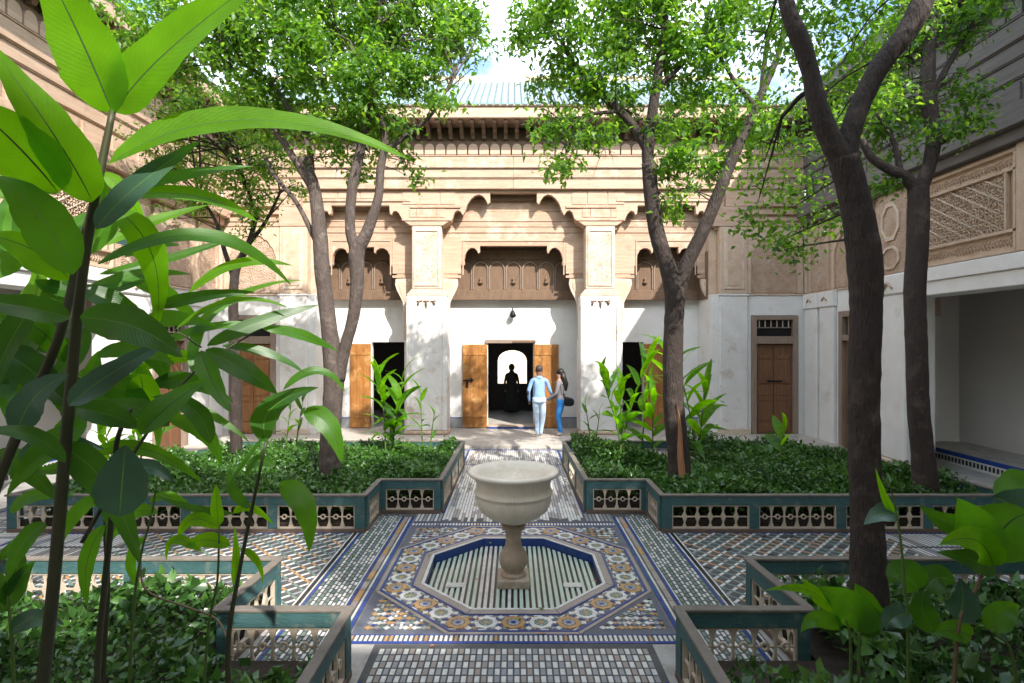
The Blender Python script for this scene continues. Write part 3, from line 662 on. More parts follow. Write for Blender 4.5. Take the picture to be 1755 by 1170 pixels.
# ------------------------------------------------------------------ side wings (root rotated; local x = k*Y, +y into the wing)
def wing(side, wm, label):
    k = -1 if side > 0 else 1
    root = tag(empty('palace_wing', (7.4*side, 0, 0), R(-90) if side > 0 else R(90)), label, 'building')
    def b_(nm, Ya, Yb, y0, y1, z0, z1, m_, par=None, bev=.006):
        a, b = sorted((k*Ya, k*Yb)); return box(nm, a, b, y0, y1, z0, z1, m_, par or root, bev)
    u0, u1 = (-14, 6) if side > 0 else (-6, 14)
    entab(root, u0, u1, wm, cut=(1 if side > 0 else 2))
    for (z0, z1, v) in ((5.30,5.48,.16),(5.485,5.795,.30)):
        b_('eave_beam', -6, 14-v-.003 if False else 13.9, -v, .2, z0, z1, wm, bev=.01)
    for kk in range(26): b_('beam_panel', -4.6+kk*.7, -4.6+kk*.7+.6, -.095, -.05, 5.86, 6.16, wm)
    # white wall with the door, paired pilasters
    b_('white_wall', 12.55, 13.998, 0, .2, 0, 3.56, 'white', bev=0); b_('white_wall', 11.2, 11.35, 0, .2, 0, 3.56, 'white', bev=0)
    b_('white_wall', 11.35, 12.55, 0, .2, 3.08, 3.56, 'white', bev=0)
    for a, b in ((13.35, 13.92), (12.68, 13.25)):
        b_('pilaster', a, b, -.10, 0, 0, 3.2, 'white', bev=.02); b_('pilaster_cap', a-.03, b+.03, -.13, 0, 3.203, 3.56, 'white', bev=.02)
        mm = MB().tube([Vector((k*(a+b)/2-.1, -.14, 3.36)), Vector((k*(a+b)/2, -.15, 3.44)), Vector((k*(a+b)/2+.1, -.14, 3.36))], .02, 5); mm.build('cap_ornament', 'stucco_plain', root)
    b_('door_frame', 12.41, 12.549, -.05, .12, 0, 3.08, 'frame'); b_('door_frame', 11.351, 11.49, -.05, .12, 0, 3.08, 'frame')
    b_('door_frame', 11.491, 12.409, -.05, .12, 2.95, 3.08, 'frame'); b_('door_frame', 11.491, 12.409, -.05, .12, 2.42, 2.55, 'frame')
    b_('transom', 11.491, 12.409, .06, .1, 2.55, 2.95, 'iron')
    for j in range(5): b_('transom_bar', 11.6+j*.17, 11.63+j*.17, .02, .05, 2.56, 2.94, 'frame')
    dl = b_('door_leaf', 11.491, 12.409, .04, .1, .02, 2.42, 'wood_door_dark')
    for j in range(2):
        for z0, z1 in ((.1,.5),(.56,1.1),(1.16,1.4),(1.46,2.3)): b_('door_panel', 11.55+j*.43, 11.93+j*.43, .02, .041, z0, z1, 'wood_door_dark', dl, .008)
    b_('wall_string', 11.2, 13.98, -.03, .2, 3.563, 3.60, 'stucco_pale')
    b_('stucco_wall', 11.2, 14.28, .03, .3, 3.603, 5.298, 'stucco_plain', bev=0)
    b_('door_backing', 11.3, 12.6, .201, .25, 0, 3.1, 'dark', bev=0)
    # arched stucco panel above the door
    for yc, hwp in ((12.1, .72), (13.4, .42)):
        ar = []
        for q in range(29):
            t = q/28; ang = math.pi*t; ar.append((-hwp*.9*math.cos(ang), 4.3+.62*math.sin(ang)**1.2+.03*abs(math.sin(7*ang))))
        fr_ = [(-hwp, 3.62), (-hwp, 5.25), (hwp, 5.25), (hwp, 3.62), (hwp*.9, 3.62)]+ar[::-1]+[(-hwp*.9, 3.62)]
        MB().prism([(k*yc+x, z) for x, z in fr_], -.035, .028).build('arched_panel_frame', 'stucco_plain', root)
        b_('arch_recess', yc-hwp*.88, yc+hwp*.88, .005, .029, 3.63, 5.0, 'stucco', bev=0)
    # pier
    b_('pier_base', 10.30, 11.25, -.12, .5, 0, .12, 'stucco_pale', bev=.02)
    b_('pier', 10.35, 11.199, -.08, .5, .12, 3.30, 'white', bev=.03); b_('pier_cap', 10.32, 11.22, -.11, .5, 3.303, 3.70, 'white', bev=.03)
    cm = MB().tube([Vector((k*10.78-.12, -.12, 3.42)), Vector((k*10.78, -.14, 3.54)), Vector((k*10.78+.12, -.12, 3.42))], .025, 5); cm.build('cap_ornament', 'stucco_plain', root)
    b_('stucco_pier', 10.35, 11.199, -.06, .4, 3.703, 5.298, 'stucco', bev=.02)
    for z0, z1 in ((3.8,4.25),(4.35,5.1)):
        n = 8; pts = [( .28*math.cos(2*math.pi*q/n+R(22.5)), (z1-z0)/2*1.05*math.sin(2*math.pi*q/n+R(22.5))) for q in range(n)]
        ins = [(x*.8, z*.8) for x, z in pts]
        mb = MB()
        for q in range(n):
            a, b, c_, d_ = pts[q], pts[(q+1)%n], ins[(q+1)%n], ins[q]
            mb.prism([(k*10.78+x, (z0+z1)/2+z) for x, z in (a, b, c_, d_)], -.09, -.06)
        mb.build('pier_medallion', 'stucco_pale', root)
    # wide opening: white beam, carved panel above
    b_('white_beam', -5.9, 10.349, -.05, .5, 3.22, 3.46, 'white', bev=.01); b_('white_beam', -5.9, 10.349, -.09, .5, 3.463, 3.70, 'white', bev=.01)
    b_('stucco_wall', -5.9, 10.349, .03, .4, 3.703, 5.298, 'stucco_plain', bev=0)
    for Y0_, Y1_ in ((8.12, 10.22), (5.2, 7.85), (2.0, 5.0), (-1.2, 1.8)):
        for a, b, z0, z1 in ((Y0_, Y1_, 3.72, 3.76),(Y0_, Y1_, 5.2, 5.25),(Y0_, Y1_, 4.02, 4.07),(Y0_, Y1_, 4.93, 4.97),(Y0_, Y0_+.05, 3.761, 5.199),(Y1_-.05, Y1_, 3.761, 5.199),(Y0_+.16, Y0_+.2, 4.071, 4.929),(Y1_-.2, Y1_-.16, 4.071, 4.929)):
            b_('panel_moulding', a, b, -.045, .03, z0, z1, 'stucco_plain')
        # diagonal lattice ribs and carved leaves between them
        lat = MB(); carve = MB(); xa, xb, za, zb = Y0_+.2, Y1_-.2, 4.075, 4.925
        def seg(c0, sl):
            # line z = za + sl*(x-c0)
            pts = []
            for x_ in (xa, xb):
                z_ = za+sl*(x_-c0)
                if za <= z_ <= zb: pts.append((x_, z_))
            for z_ in (za, zb):
                x_ = c0+(z_-za)/sl
                if xa < x_ < xb: pts.append((x_, z_))
            return pts[:2] if len(pts) >= 2 else None
        for sl, st_ in ((.62, .34), (-1.9, .0)):
            if not st_: continue
            c0 = xa-2.0
            while c0 < xb+1:
                sg = seg(c0, sl)
                if sg: lat.tube([Vector((k*sg[0][0], .0, sg[0][1])), Vector((k*sg[1][0], .0, sg[1][1]))], .016, 5)
                c0 += st_
        rr = random.Random(int(Y0_*10)+50)
        if Y0_ > 5:
            nx = int((xb-xa)/.06); nz = int((zb-za)/.055)
            for i in range(nx):
                for j in range(nz):
                    x_ = xa+(i+.5)*.06+rr.uniform(-.012,.012); z_ = za+(j+.5)*.055+rr.uniform(-.01,.01); an = rr.uniform(0, 3.14); r0 = rr.uniform(.022,.036)
                    pt = [Vector((k*(x_+r0*math.cos(an+t)), .018-.018*(t % 2), z_+r0*math.sin(an+t))) for t in (0,1.2,2.4,3.6,4.6)]
                    carve.tube(pt, [.007,.013,.015,.013,.006], 4, cap=False)
            for (z0_, z1_) in ((3.79, 3.99), (4.99, 5.17)):
                x_ = Y0_+.09
                while x_ < Y1_-.08:
                    h_ = rr.uniform(.5, 1); z_ = (z0_+z1_)/2
                    carve.tube([Vector((k*x_, .02, z_-.075*h_)), Vector((k*(x_+.02), .0, z_)), Vector((k*(x_-.01), .02, z_+.075*h_))], [.008,.011,.006], 4, cap=False)
                    carve.tube([Vector((k*(x_-.02), .02, z_-.02)), Vector((k*(x_+.04), .005, z_+.03*rr.uniform(-1,1)))], .007, 4, cap=False)
                    x_ += .062
            tag(carve.build('stucco_carving', 'stucco_plain', root), kind='stuff')
        lat.build('stucco_lattice', 'stucco_pale', root)
    b_('panel_pilaster', 7.86, 8.10, -.06, .03, 3.72, 5.29, 'stucco_plain'); b_('panel_pilaster', 5.02, 5.18, -.06, .03, 3.72, 5.29, 'stucco_plain')
    # columns standing in the opening (the first just out of the picture)
    for yc in (7.3, 3.4, -.4, -4.2):
        b_('pier', yc-.3, yc+.3, -.02, .45, 0, 3.218, 'white', bev=.03)
    # gallery inside
    b_('inner_step', -5.9, 11.95, 1.2, 2.25, 0, .25, 'floor', bev=0)
    b_('step_blue_band', -5.9, 11.95, 1.185, 1.2, .17, .252, 't_blue', bev=0); b_('step_white_band', -5.9, 11.95, 1.187, 1.2, .0, .168, 't_white', bev=0)
    tk = MB(); y = -1.0
    while y < 11.9:
        a, b = sorted((k*y, k*(y+.045))); tk.box(a, b, 1.178, 1.187, .05, .14); y += .085
    t_ = tk.build('step_mosaic', 't_black', root); t_['kind'] = 'stuff'
    b_('inner_wall', -6, 12.2, 2.25, 2.45, .25, 4.1, 'white3', bev=0); b_('inner_end_wall', 12.0, 12.2, .2, 2.25, 0, 4.1, 'white3', bev=0)
    b_('inner_pilaster', 11.88, 12.0, 1.55, 1.76, .25, 2.95, 'white', bev=.01); b_('inner_pilaster_top', 11.88, 12.0, 1.55, 1.76, 2.953, 3.9, 'stucco_plain', bev=.01)
    b_('inner_ceiling', -6, 12.2, .4, 2.45, 4.1, 4.2, 'wood_brown', bev=0)
    b_('wall_above', 10.35, 14, .3, .5, 0, 5.3, 'stucco_plain', bev=0) if False else None
    return root
M['white3'] = mat('grey_plaster', (.74,.72,.69), .85, (.68,.66,.63), 1.5, .2, 15)
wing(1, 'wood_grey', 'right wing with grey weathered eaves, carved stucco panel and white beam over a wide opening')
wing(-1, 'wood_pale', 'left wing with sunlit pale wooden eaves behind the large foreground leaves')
fb = tag(empty('palace_rear_block', (0, -4.6, 0), R(180)), 'plastered block with wooden eaves closing the court behind the viewer', 'building')
box('wall', -7.4, 7.4, 0, .4, 0, 5.8, 'stucco_plain', fb)
for k in range(5): box('window', -6+k*2.6, -4.8+k*2.6, -.01, .02, 1.0, 3.0, 'wood_brown', fb)
box('eave_front', -7.4, 7.4, -.78, .3, 5.805, 8.03, 'wood_pale', fb)
MB().prism([(-.80,8.04),(2.85,8.04+3.65*.62),(2.85,8.0),(-.6,8.035)], -7.4, 7.4, axis='x').build('roof', 'roof', fb)

# ------------------------------------------------------------------ balustrades
RH = .48
def bal_mesh(kind, h=.29):
    mb = MB(); n = 10; L = []; Rr = []
    for i in range(n+1):
        t = i/n
        if kind == 'knot': wv = .008+.026*abs(math.cos(2*math.pi*t))**3
        else: wv = .008+.026*abs(math.cos(math.pi*t))**5
        L.append((-wv, t*h)); Rr.append((wv, t*h))
    mb.prism(Rr+L[::-1], -.012, .012); return mb.mesh('baluster', 'lattice')
def ring_mesh():
    mb = MB(); n = 10; q = []
    for i in range(n): q.append((.034*math.cos(2*math.pi*i/n), .034*math.sin(2*math.pi*i/n)))
    i_ = [(x*.6, z*.6) for x, z in q]
    for i in range(n): mb.prism([q[i], q[(i+1)%n], i_[(i+1)%n], i_[i]], -.010, .010)
    mb.box(-.075, -.03, -.006, .006, -.006, .006); mb.box(.03, .075, -.006, .006, -.006, .006)
    mb.box(-.05, -.005, -.005, .005, .06, .068) if False else None
    return mb.mesh('lattice_ring', 'lattice')
BK, BR, RG = bal_mesh('knot'), bal_mesh('ring'), ring_mesh()
nb = [0]
def balustrade(p0, p1, label, panel=1.15, ends=(True, True), flip=False):
    a, b = Vector(p0), Vector(p1); L = (b-a).length; ang = math.atan2(b.y-a.y, b.x-a.x)
    root = tag(empty('balustrade', (a.x, a.y, 0), ang), label, 'balustrade', 'teal balustrades around the planting beds')
    e0, e1 = (.0, L)
    box('top_rail', -.028, L+.028, -.037, .037, RH-.022+.001*(nb[0] % 3), RH+.001*(nb[0] % 3), 'cap', root, .004)
    box('fascia', .0, L, -.028, .028, .345, RH-.023, 'teal', root, .003)
    box('base_board', .0, L, -.034, .034, .002, .052, 'dusty', root, .004)
    n = max(1, round(L/panel)); pw = .12 if L > 1.3 else .09
    step = (L-pw)/n
    for i in range(n+1):
        box('post', i*step, i*step+pw, -.030, .030, .053, .3445, 'teal', root, .003)
    for i in range(n):
        x0, x1 = i*step+pw, (i+1)*step; w_ = x1-x0
        if w_ < .1: continue
        fr_ = MB(); fr_.box(x0, x1, -.018, .018, .053, .068); fr_.box(x0, x1, -.018, .018, .33, .3445); fr_.box(x0, x0+.014, -.017, .017, .0685, .3295); fr_.box(x1-.014, x1, -.017, .017, .0685, .3295)
        ty = (i+nb[0]) % 2
        if ty == 0: fr_.box(x0+.015, x1-.015, -.008, .008, .192, .206)
        fr_.build('panel_frame', 'lattice', root)
        m_ = max(2, round(w_/.15)); 
        for j in range(m_+1):
            if 0 < j < m_: link('baluster', BK if ty == 0 else BR, root, (x0+w_*j/m_, 0, .054))
            if j < m_ and ty == 1: link('lattice_ring', RG, root, (x0+w_*(j+.5)/m_, 0, .198))
    nb[0] += 1
    return root
for s_, sd_ in ((-1,'left'),(1,'right')):
    v = lambda x, y: (s_*x, y)
    def bal(a, b, lab, **kw):
        if s_ < 0: balustrade(v(*b), v(*a), lab, **kw)
        else: balustrade(v(*a), v(*b), lab, **kw)
    bal((1.87, 6.97), (6.35, 6.97), f'long teal balustrade along the front of the far {sd_} planting bed', panel=1.25)
    bal((1.02, 7.75), (1.87, 7.75), f'short teal balustrade with a small grid panel, {sd_} of the fountain basin', panel=.9)
    bal((1.87, 7.0), (1.87, 7.72), f'short receding balustrade at the notched corner of the far {sd_} bed', panel=.8)
    bal((1.02, 7.78), (.97, 10.7), f'receding balustrade on the {sd_} side of the path to the doors', panel=.95)
    bal((1.0, 10.73), (5.2, 10.73), f'teal balustrade at the back of the far {sd_} bed in front of the gallery', panel=1.25)
    bal((5.2, 10.73), (5.75, 9.62), f'short slanted balustrade at the back corner of the far {sd_} bed', panel=.9)
    bal((5.76, 9.58), (6.34, 7.0), f'receding balustrade along the outer side of the far {sd_} bed near the wing', panel=.95)
    bal((2.08, 4.93), (5.95, 4.93), f'dark teal balustrade at the back of the near {sd_} bed', panel=1.25)
    bal((2.08, 4.90), (2.13, 4.02), f'slanting teal balustrade at the notched corner of the near {sd_} bed', panel=.9)
    bal((1.19, 4.0), (2.13, 4.0), f'short teal balustrade facing the viewer, front {sd_} of the fountain', panel=.95)
    bal((1.19, 3.97), (1.19, .6), f'balustrade running toward the viewer at the bottom {sd_}', panel=.95)
    bal((5.95, 4.90), (5.95, .6), f'outer balustrade of the near {sd_} bed', panel=1.1)

# ------------------------------------------------------------------ planting beds and ground cover
def bed(name, outline, z):
    return tag(flatpoly(outline, .004, z).build(name, 'soil'), kind='structure')
far = lambda s_: [(s_*1.06, 7.79), (s_*1.9, 7.79), (s_*1.9, 7.01), (s_*6.30, 7.01), (s_*5.71, 9.60), (s_*5.16, 10.69), (s_*1.02, 10.69)]
near = lambda s_: [(s_*1.23, .6), (s_*1.23, 3.96), (s_*2.17, 3.96), (s_*2.12, 4.89), (s_*5.91, 4.89), (s_*5.91, .6)]
def inpoly(x, y, p):
    c = np.zeros(len(x), bool); n = len(p)
    for i in range(n):
        x0, y0 = p[i]; x1, y1 = p[(i+1)%n]
        if y0 == y1: continue
        k = ((y0 > y) != (y1 > y)) & (x < (x1-x0)*(y-y0)/(y1-y0)+x0); c ^= k
    return c
def leaf_cloud(name, c, d_, up, ln, wd, mats, mi, parent=None, curl=.18):
    """many small folded leaves: base point c, direction d_, approx normal up"""
    n = len(c); d_ = d_/np.linalg.norm(d_, axis=1, keepdims=True)
    s_ = np.cross(d_, up); s_ /= np.linalg.norm(s_, axis=1, keepdims=True)+1e-9; nn = np.cross(s_, d_)
    ln = ln[:,None]; wd = wd[:,None]
    v = np.empty((n, 6, 3))
    v[:,0] = c; v[:,1] = c+d_*ln*.42+s_*wd*.5+nn*wd*.16; v[:,2] = c+d_*ln*.42-s_*wd*.5+nn*wd*.16
    v[:,3] = c+d_*ln-nn*ln*curl; v[:,4] = c+d_*ln*.48; v[:,5] = c+d_*ln*.48
    v = v[:,:5]; idx = np.arange(n)[:,None]*5
    f = np.concatenate([idx+np.array([[0,4,1]]), idx+np.array([[0,2,4]]), idx+np.array([[4,3,1]]), idx+np.array([[4,2,3]])], 1).reshape(-1, 3)
    me = bpy.data.meshes.new(name); me.vertices.add(n*5); me.vertices.foreach_set('co', v.reshape(-1))
    m_ = len(f); me.loops.add(m_*3); me.loops.foreach_set('vertex_index', f.reshape(-1).astype(np.int32))
    me.polygons.add(m_); me.polygons.foreach_set('loop_start', np.arange(m_, dtype=np.int32)*3)
    try: me.polygons.foreach_set('loop_total', np.full(m_, 3, np.int32))
    except Exception: pass
    for q in mats: me.materials.append(M[q])
    me.polygons.foreach_set('material_index', np.repeat(mi, 4).astype(np.int32)); me.update(calc_edges=True); me.validate()
    return link(name, me, parent)
def rand_dirs(n, zb=0., sc=1.):
    v = rng.normal(size=(n,3)); v[:,2] = v[:,2]*sc+zb; return v/np.linalg.norm(v, axis=1, keepdims=True)
def cover(name, outline, n, zf, ln, mats, excl=None):
    xs_ = [p[0] for p in outline]; ys_ = [p[1] for p in outline]
    x = rng.uniform(min(xs_)+.03, max(xs_)-.03, n*2); y = rng.uniform(min(ys_)+.03, max(ys_)-.03, n*2)
    k = inpoly(x, y, outline)
    for s1, s2 in ((.07,0),(-.07,0),(0,.07),(0,-.07)): k &= inpoly(x+s1, y+s2, outline)
    if excl is not None: k &= ~excl(x, y)
    x, y = x[k][:n], y[k][:n]; zt = zf(x, y)
    t = rng.random(len(x))**.35; z = .12+(zt-.12)*t
    d_ = rand_dirs(len(x), .5); up = rand_dirs(len(x), 1.5)
    patch = np.sin(3.1*x+1.3*np.sin(2.2*y))+np.sin(2.7*y+1.1*np.sin(1.9*x)); sprig = rng.random(len(x)) < .035; z = z+sprig*rng.uniform(.02,.12,len(x))
    L = ln*rng.uniform(.5, 1.5, len(x))*(1+.16*patch); u_ = rng.random(len(x))+.13*patch; mi = np.where(u_ > .86, 1, np.where(u_ < .26, 2, 0))
    o = leaf_cloud(name, np.stack([x,y,z],1), d_, up, L, L*.55, mats, mi)
    return o
def zbump(base, amp, seed):
    r = np.random.default_rng(seed); ph = r.uniform(0, 6.28, 8); fr_ = r.uniform(1.5, 6, (8,2))
    def f(x, y):
        s_ = sum(np.sin(fr_[i,0]*x+fr_[i,1]*y+ph[i]) for i in range(8))/8
        return base+amp*s_*1.6+rng.normal(0, .015, len(x))
    return f
HM = ['hedge_a','hedge_b','hedge_c']
bed('planting_bed', far(1), .12); bed('planting_bed', far(-1), .12); bed('planting_bed', near(1), .12); bed('planting_bed', near(-1), .12)
gap = lambda x, y: ((x-2.75)**2/.25+(y-9.9)**2/.9 < 1)
tag(cover('ground_cover', far(1), 52000, zbump(.46,.24,1), .068, HM, gap), 'low glossy dark green shrubs filling the far right planting bed', 'ground cover', kind='stuff')
tag(cover('ground_cover', far(-1), 52000, zbump(.45,.20,2), .068, ['hedge_a','hedge_b','hedge_c']), 'low sunlit green shrubs filling the far left planting bed', 'ground cover', kind='stuff')
tag(cover('ground_cover', near(-1), 22000, zbump(.26,.14,3), .085, ['hedge_c','hedge_b','hedge_a'], lambda x, y: (x > -2.0)&(y > 3.6)), 'dark leafy ground cover in the near left bed under the tall ginger', 'ground cover', kind='stuff')
tag(cover('ground_cover', near(1), 20000, zbump(.30,.14,4), .09, ['hedge_c','hedge_b','hedge_a'], lambda x, y: (x < 2.3)&(y > 3.5)), 'dark leafy ground cover in the near right bed around the trunk', 'ground cover', kind='stuff')

# ------------------------------------------------------------------ fountain
ft = tag(empty('fountain', (.0, 5.72, -.09)), 'pale marble pedestal fountain bowl standing in the octagonal tiled pool', 'fountain')
fz = .09
k_ = 48
bowl = [(.0,.62),(.11,.625),(.17,.66),(.27,.70),(.35,.765),(.385,.84),(.39,.90),(.392,.93),(.405,.94),(.405,.95),(.385,.965),(.38,1.0),(.388,1.06),(.405,1.10),(.455,1.125),(.468,1.14),(.466,1.158),(.45,1.168),(.42,1.168),(.375,1.14),(.345,1.09),(.32,1.03),(.25,.96),(.13,.93),(0.,.925)]
MB().lathe(bowl, k_).build('bowl', 'marble', ft)
ped = [(.105,.615),(.125,.60),(.12,.565),(.088,.55),(.082,.50),(.078,.44),(.09,.38),(.12,.34),(.145,.29),(.15,.25),(.14,.20),(.115,.16),(.098,.13),(.115,.12),(.13,.105),(.13,.09)]
MB().lathe(ped[::-1], 32).build('pedestal', 'marble_old', ft)
MB().box(-.165,.165,-.165,.165,.0,.09).build('plinth', 'marble_old', ft, bevel=.012)

# ------------------------------------------------------------------ trees
def tree(name, label, limbs, blobs, bark, leafp, ln, dens=1.0, Y0=8, leaf_cat='tree', extra=None, seed=1, ntw=4):
    """limbs: lists of (px,py,Y,radius); blobs: (px,py,r_px,dY)"""
    rr = random.Random(seed); l0 = limbs[0][0]; b0 = P(l0[0], l0[1], l0[2])
    root = tag(empty(name, (b0.x, b0.y, .12)), label, 'tree', 'trees in the planting beds')
    tm = MB(); pts_all = []
    for li, L in enumerate(limbs):
        q = [(*P(a, b, c), r) for a, b, c, r in L]
        if li == 0: q.insert(0, (q[0][0], q[0][1], .05, q[0][3]*1.3))
        sp = smooth_path(q, 7)
        pts = [Vector(s_[:3]) + Vector((rr.uniform(-1,1), rr.uniform(-1,1), 0))*s_[3]*.02 for s_ in sp]; rad = [max(.006, s_[3])*(1+rr.uniform(-.015,.015)) for s_ in sp]
        loc = [p-Vector((b0.x, b0.y, .12)) for p in pts]
        m_ = MB() if li == 0 else tm
        m_.tube(loc, rad, 18 if li == 0 else 12, jit=.03)
        if li == 0: m_.build('trunk', bark, root)
        pts_all += [(p, r) for p, r in zip(pts, rad)] if li else [(p, r) for p, r in list(zip(pts, rad))[len(pts)*2//3:]]
    tw = tm; cs, n_tot = [], 0
    for (px, py, r, dy) in blobs:
        Yb = Y0+dy; c = P(px, py, Yb); rad = r*Yb/F
        near_ = sorted(pts_all, key=lambda q: (q[0]-c).length)
        for t in range(ntw):
            anchor = near_[min(len(near_)-1, t*3)][0]; tk = min(.02 if ntw > 1 else .012, .006+.010*(c-anchor).length*Yb/8)
            e = c+Vector((rr.gauss(0,1), rr.gauss(0,1), rr.gauss(0,.8)))*rad*.45
            m1 = anchor.lerp(e, .5)+Vector((rr.uniform(-1,1), rr.uniform(-1,1), rr.uniform(.2,1)))*rad*.2
            sp = smooth_path([(*anchor, tk), (*m1, tk*.6), (*e, .003)], 5)
            tw.tube([Vector(s_[:3])-root.location for s_ in sp], [s_[3] for s_ in sp], 5, cap=False)
            for t2 in range(3 if ntw > 1 else 4):
                f_ = Vector(sp[rr.randint(5, 9)][:3]); e2 = f_+Vector((rr.gauss(0,1), rr.gauss(0,1), rr.gauss(0,.9)))*rad*.5
                tw.tube([f_-root.location, f_.lerp(e2,.5)-root.location+Vector((0,0,.03)), e2-root.location], [.005,.004,.002], 4, cap=False)
        ncl = max(2, int(26*dens*(rad/.8)**2*1.05)); u = rng.normal(size=(ncl,3)); u /= np.linalg.norm(u, axis=1, keepdims=True); u *= (rng.random((ncl,1))**.45)
        cc = np.array(c)+u*rad*np.array([1,1.1,.9])
        for c_ in cc:
            n = int(rng.integers(45, 95)); spd = rng.uniform(.08,.16)
            cs.append(np.array(c_)+rng.normal(size=(n,3))*spd*np.array([1,1,.75]))
    tm.build('limbs', bark, root)
    A = np.concatenate(cs); A = A[np.hypot(A[:,0], A[:,1]) > 1.6]; n = len(A)
    d_ = rand_dirs(n, -.35, .8); up = rand_dirs(n, 1.2)
    L = ln*rng.uniform(.65, 1.3, n); mi = rng.choice([0,1,2], n, p=leafp)
    leaf_cloud('crown', A-np.array(root.location), d_, up, L, L*.46, ['leaf_a','leaf_b','leaf_c'], mi, root)
    if extra: extra(root)
    return root
tree('orange_tree', 'leafy tree with a forked pale trunk in the far left bed beside the left column',
  [[(566,845,8.2,0.1806),(566,760,8.2,0.1505),(570,690,8.2,0.1419),(572,640,8.2,0.1462),(564,560,8.2,0.1161),(553,470,8.2,0.1118),(548,400,8.25,0.1075),(538,320,8.3,0.0860),(518,270,8.3,0.0731)],
   [(578,650,8.2,0.1118),(590,600,8.15,0.0860),(606,540,8.1,0.0860),(612,480,8.1,0.0989),(612,430,8.1,0.1118),(628,400,8.1,0.0860),(648,340,8.1,0.0645),(652,290,8.1,0.0602),(660,240,8.1,0.0516),(650,200,8,0.0430)],
   [(610,430,8.1,0.0860),(600,390,8.1,0.0731),(604,320,8.1,0.0731),(615,270,8.1,0.0688),(630,200,8.1,0.0602),(645,140,8,0.0430),(650,60,8,0.0344),(652,-40,8,0.0258)],
   [(540,330,8.3,0.0602),(500,265,8.3,0.0516),(480,235,8.3,0.0473),(440,190,8.3,0.0387),(400,120,8.2,0.0301),(350,70,8.1,0.0172)],
   [(535,310,8.3,0.0516),(525,240,8.2,0.0430),(470,150,8.2,0.0344),(420,110,8.2,0.0258),(380,85,8.2,0.0172)],
   [(655,260,8.1,0.0387),(700,230,8.1,0.0344),(740,195,8,0.0258),(780,130,8,0.0129)],
   [(545,420,8.3,0.0430),(510,350,8.4,0.0344),(470,300,8.5,0.0301),(455,270,8.6,0.0258)],
   [(640,150,8,0.0258),(600,90,8,0.0189),(560,20,8,0.0129)], [(648,200,8,0.0301),(625,130,7.9,0.0172),(600,70,7.8,0.0129)]],
  [(240,60,75,.2),(330,40,95,0),(330,120,50,.5),(430,50,110,-.2),(540,60,110,0),(520,150,90,.3),(620,110,95,-.3),(650,30,100,.2),(730,60,85,0),(780,80,55,.3),(730,150,55,-.2),(610,210,70,.2),(680,220,50,.3),(560,230,50,0),(440,170,70,.3),(770,20,60,.4),(600,-50,130,.2),(420,-60,130,0),(740,-60,100,.2),(700,290,25,.4),(600,280,35,.4),(820,40,30,.2)],
  'bark_pale', [.42,.46,.12], .105, 1.1, 8.1, seed=3)
tree('slender_tree', 'slender dark tree with small pale green leaves behind the ginger at the left wall',
  [[(405,760,9.8,.10),(404,680,9.8,.10),(402,600,9.8,.085),(400,520,9.8,.08),(405,460,9.8,.07),(425,420,9.8,.05),(440,370,9.8,.035)],
   [(402,480,9.8,.05),(385,430,9.8,.04),(370,380,9.8,.03),(340,330,9.8,.02)], [(425,420,9.8,.04),(455,380,9.7,.03),(480,330,9.7,.02)], [(440,370,9.8,.03),(420,310,9.8,.02),(400,250,9.8,.015)]],
  [(290,190,65,0),(340,250,55,.2),(300,290,50,.1),(400,300,55,0),(450,330,50,.1),(420,360,38,-.2),(350,350,42,0),(480,260,40,.2),(250,240,40,.1),(450,280,45,0),(330,160,50,.3),(300,370,28,0),(400,210,55,.2),(510,330,28,.1)],
  'bark_dark', [.40,.52,.08], .085, .8, 9.8, seed=5)
def wound(root):
    wb = MB(); b0 = root.location
    c = [P(1163,700,7.9), P(1167,760,7.9), P(1172,835,7.9)]
    vs = []
    for i in range(9):
        t = i/8; p = P(1160+14*t+2*math.sin(t*7), 692+148*t, 7.74-.02*t); w_ = .008+.055*t**.8
        vs += [(p.x-w_-b0.x, p.y-b0.y+.015, p.z-b0.z), (p.x-b0.x, p.y-b0.y-.012, p.z-b0.z), (p.x+w_-b0.x, p.y-b0.y+.018, p.z-b0.z), (p.x-b0.x, p.y-b0.y+.06, p.z-b0.z)]
    wb.add(vs, [(i*4+j, i*4+(j+1)%4, i*4+4+(j+1)%4, i*4+4+j) for i in range(8) for j in range(4)]); wb.build('bark_wound', 'wound', root)
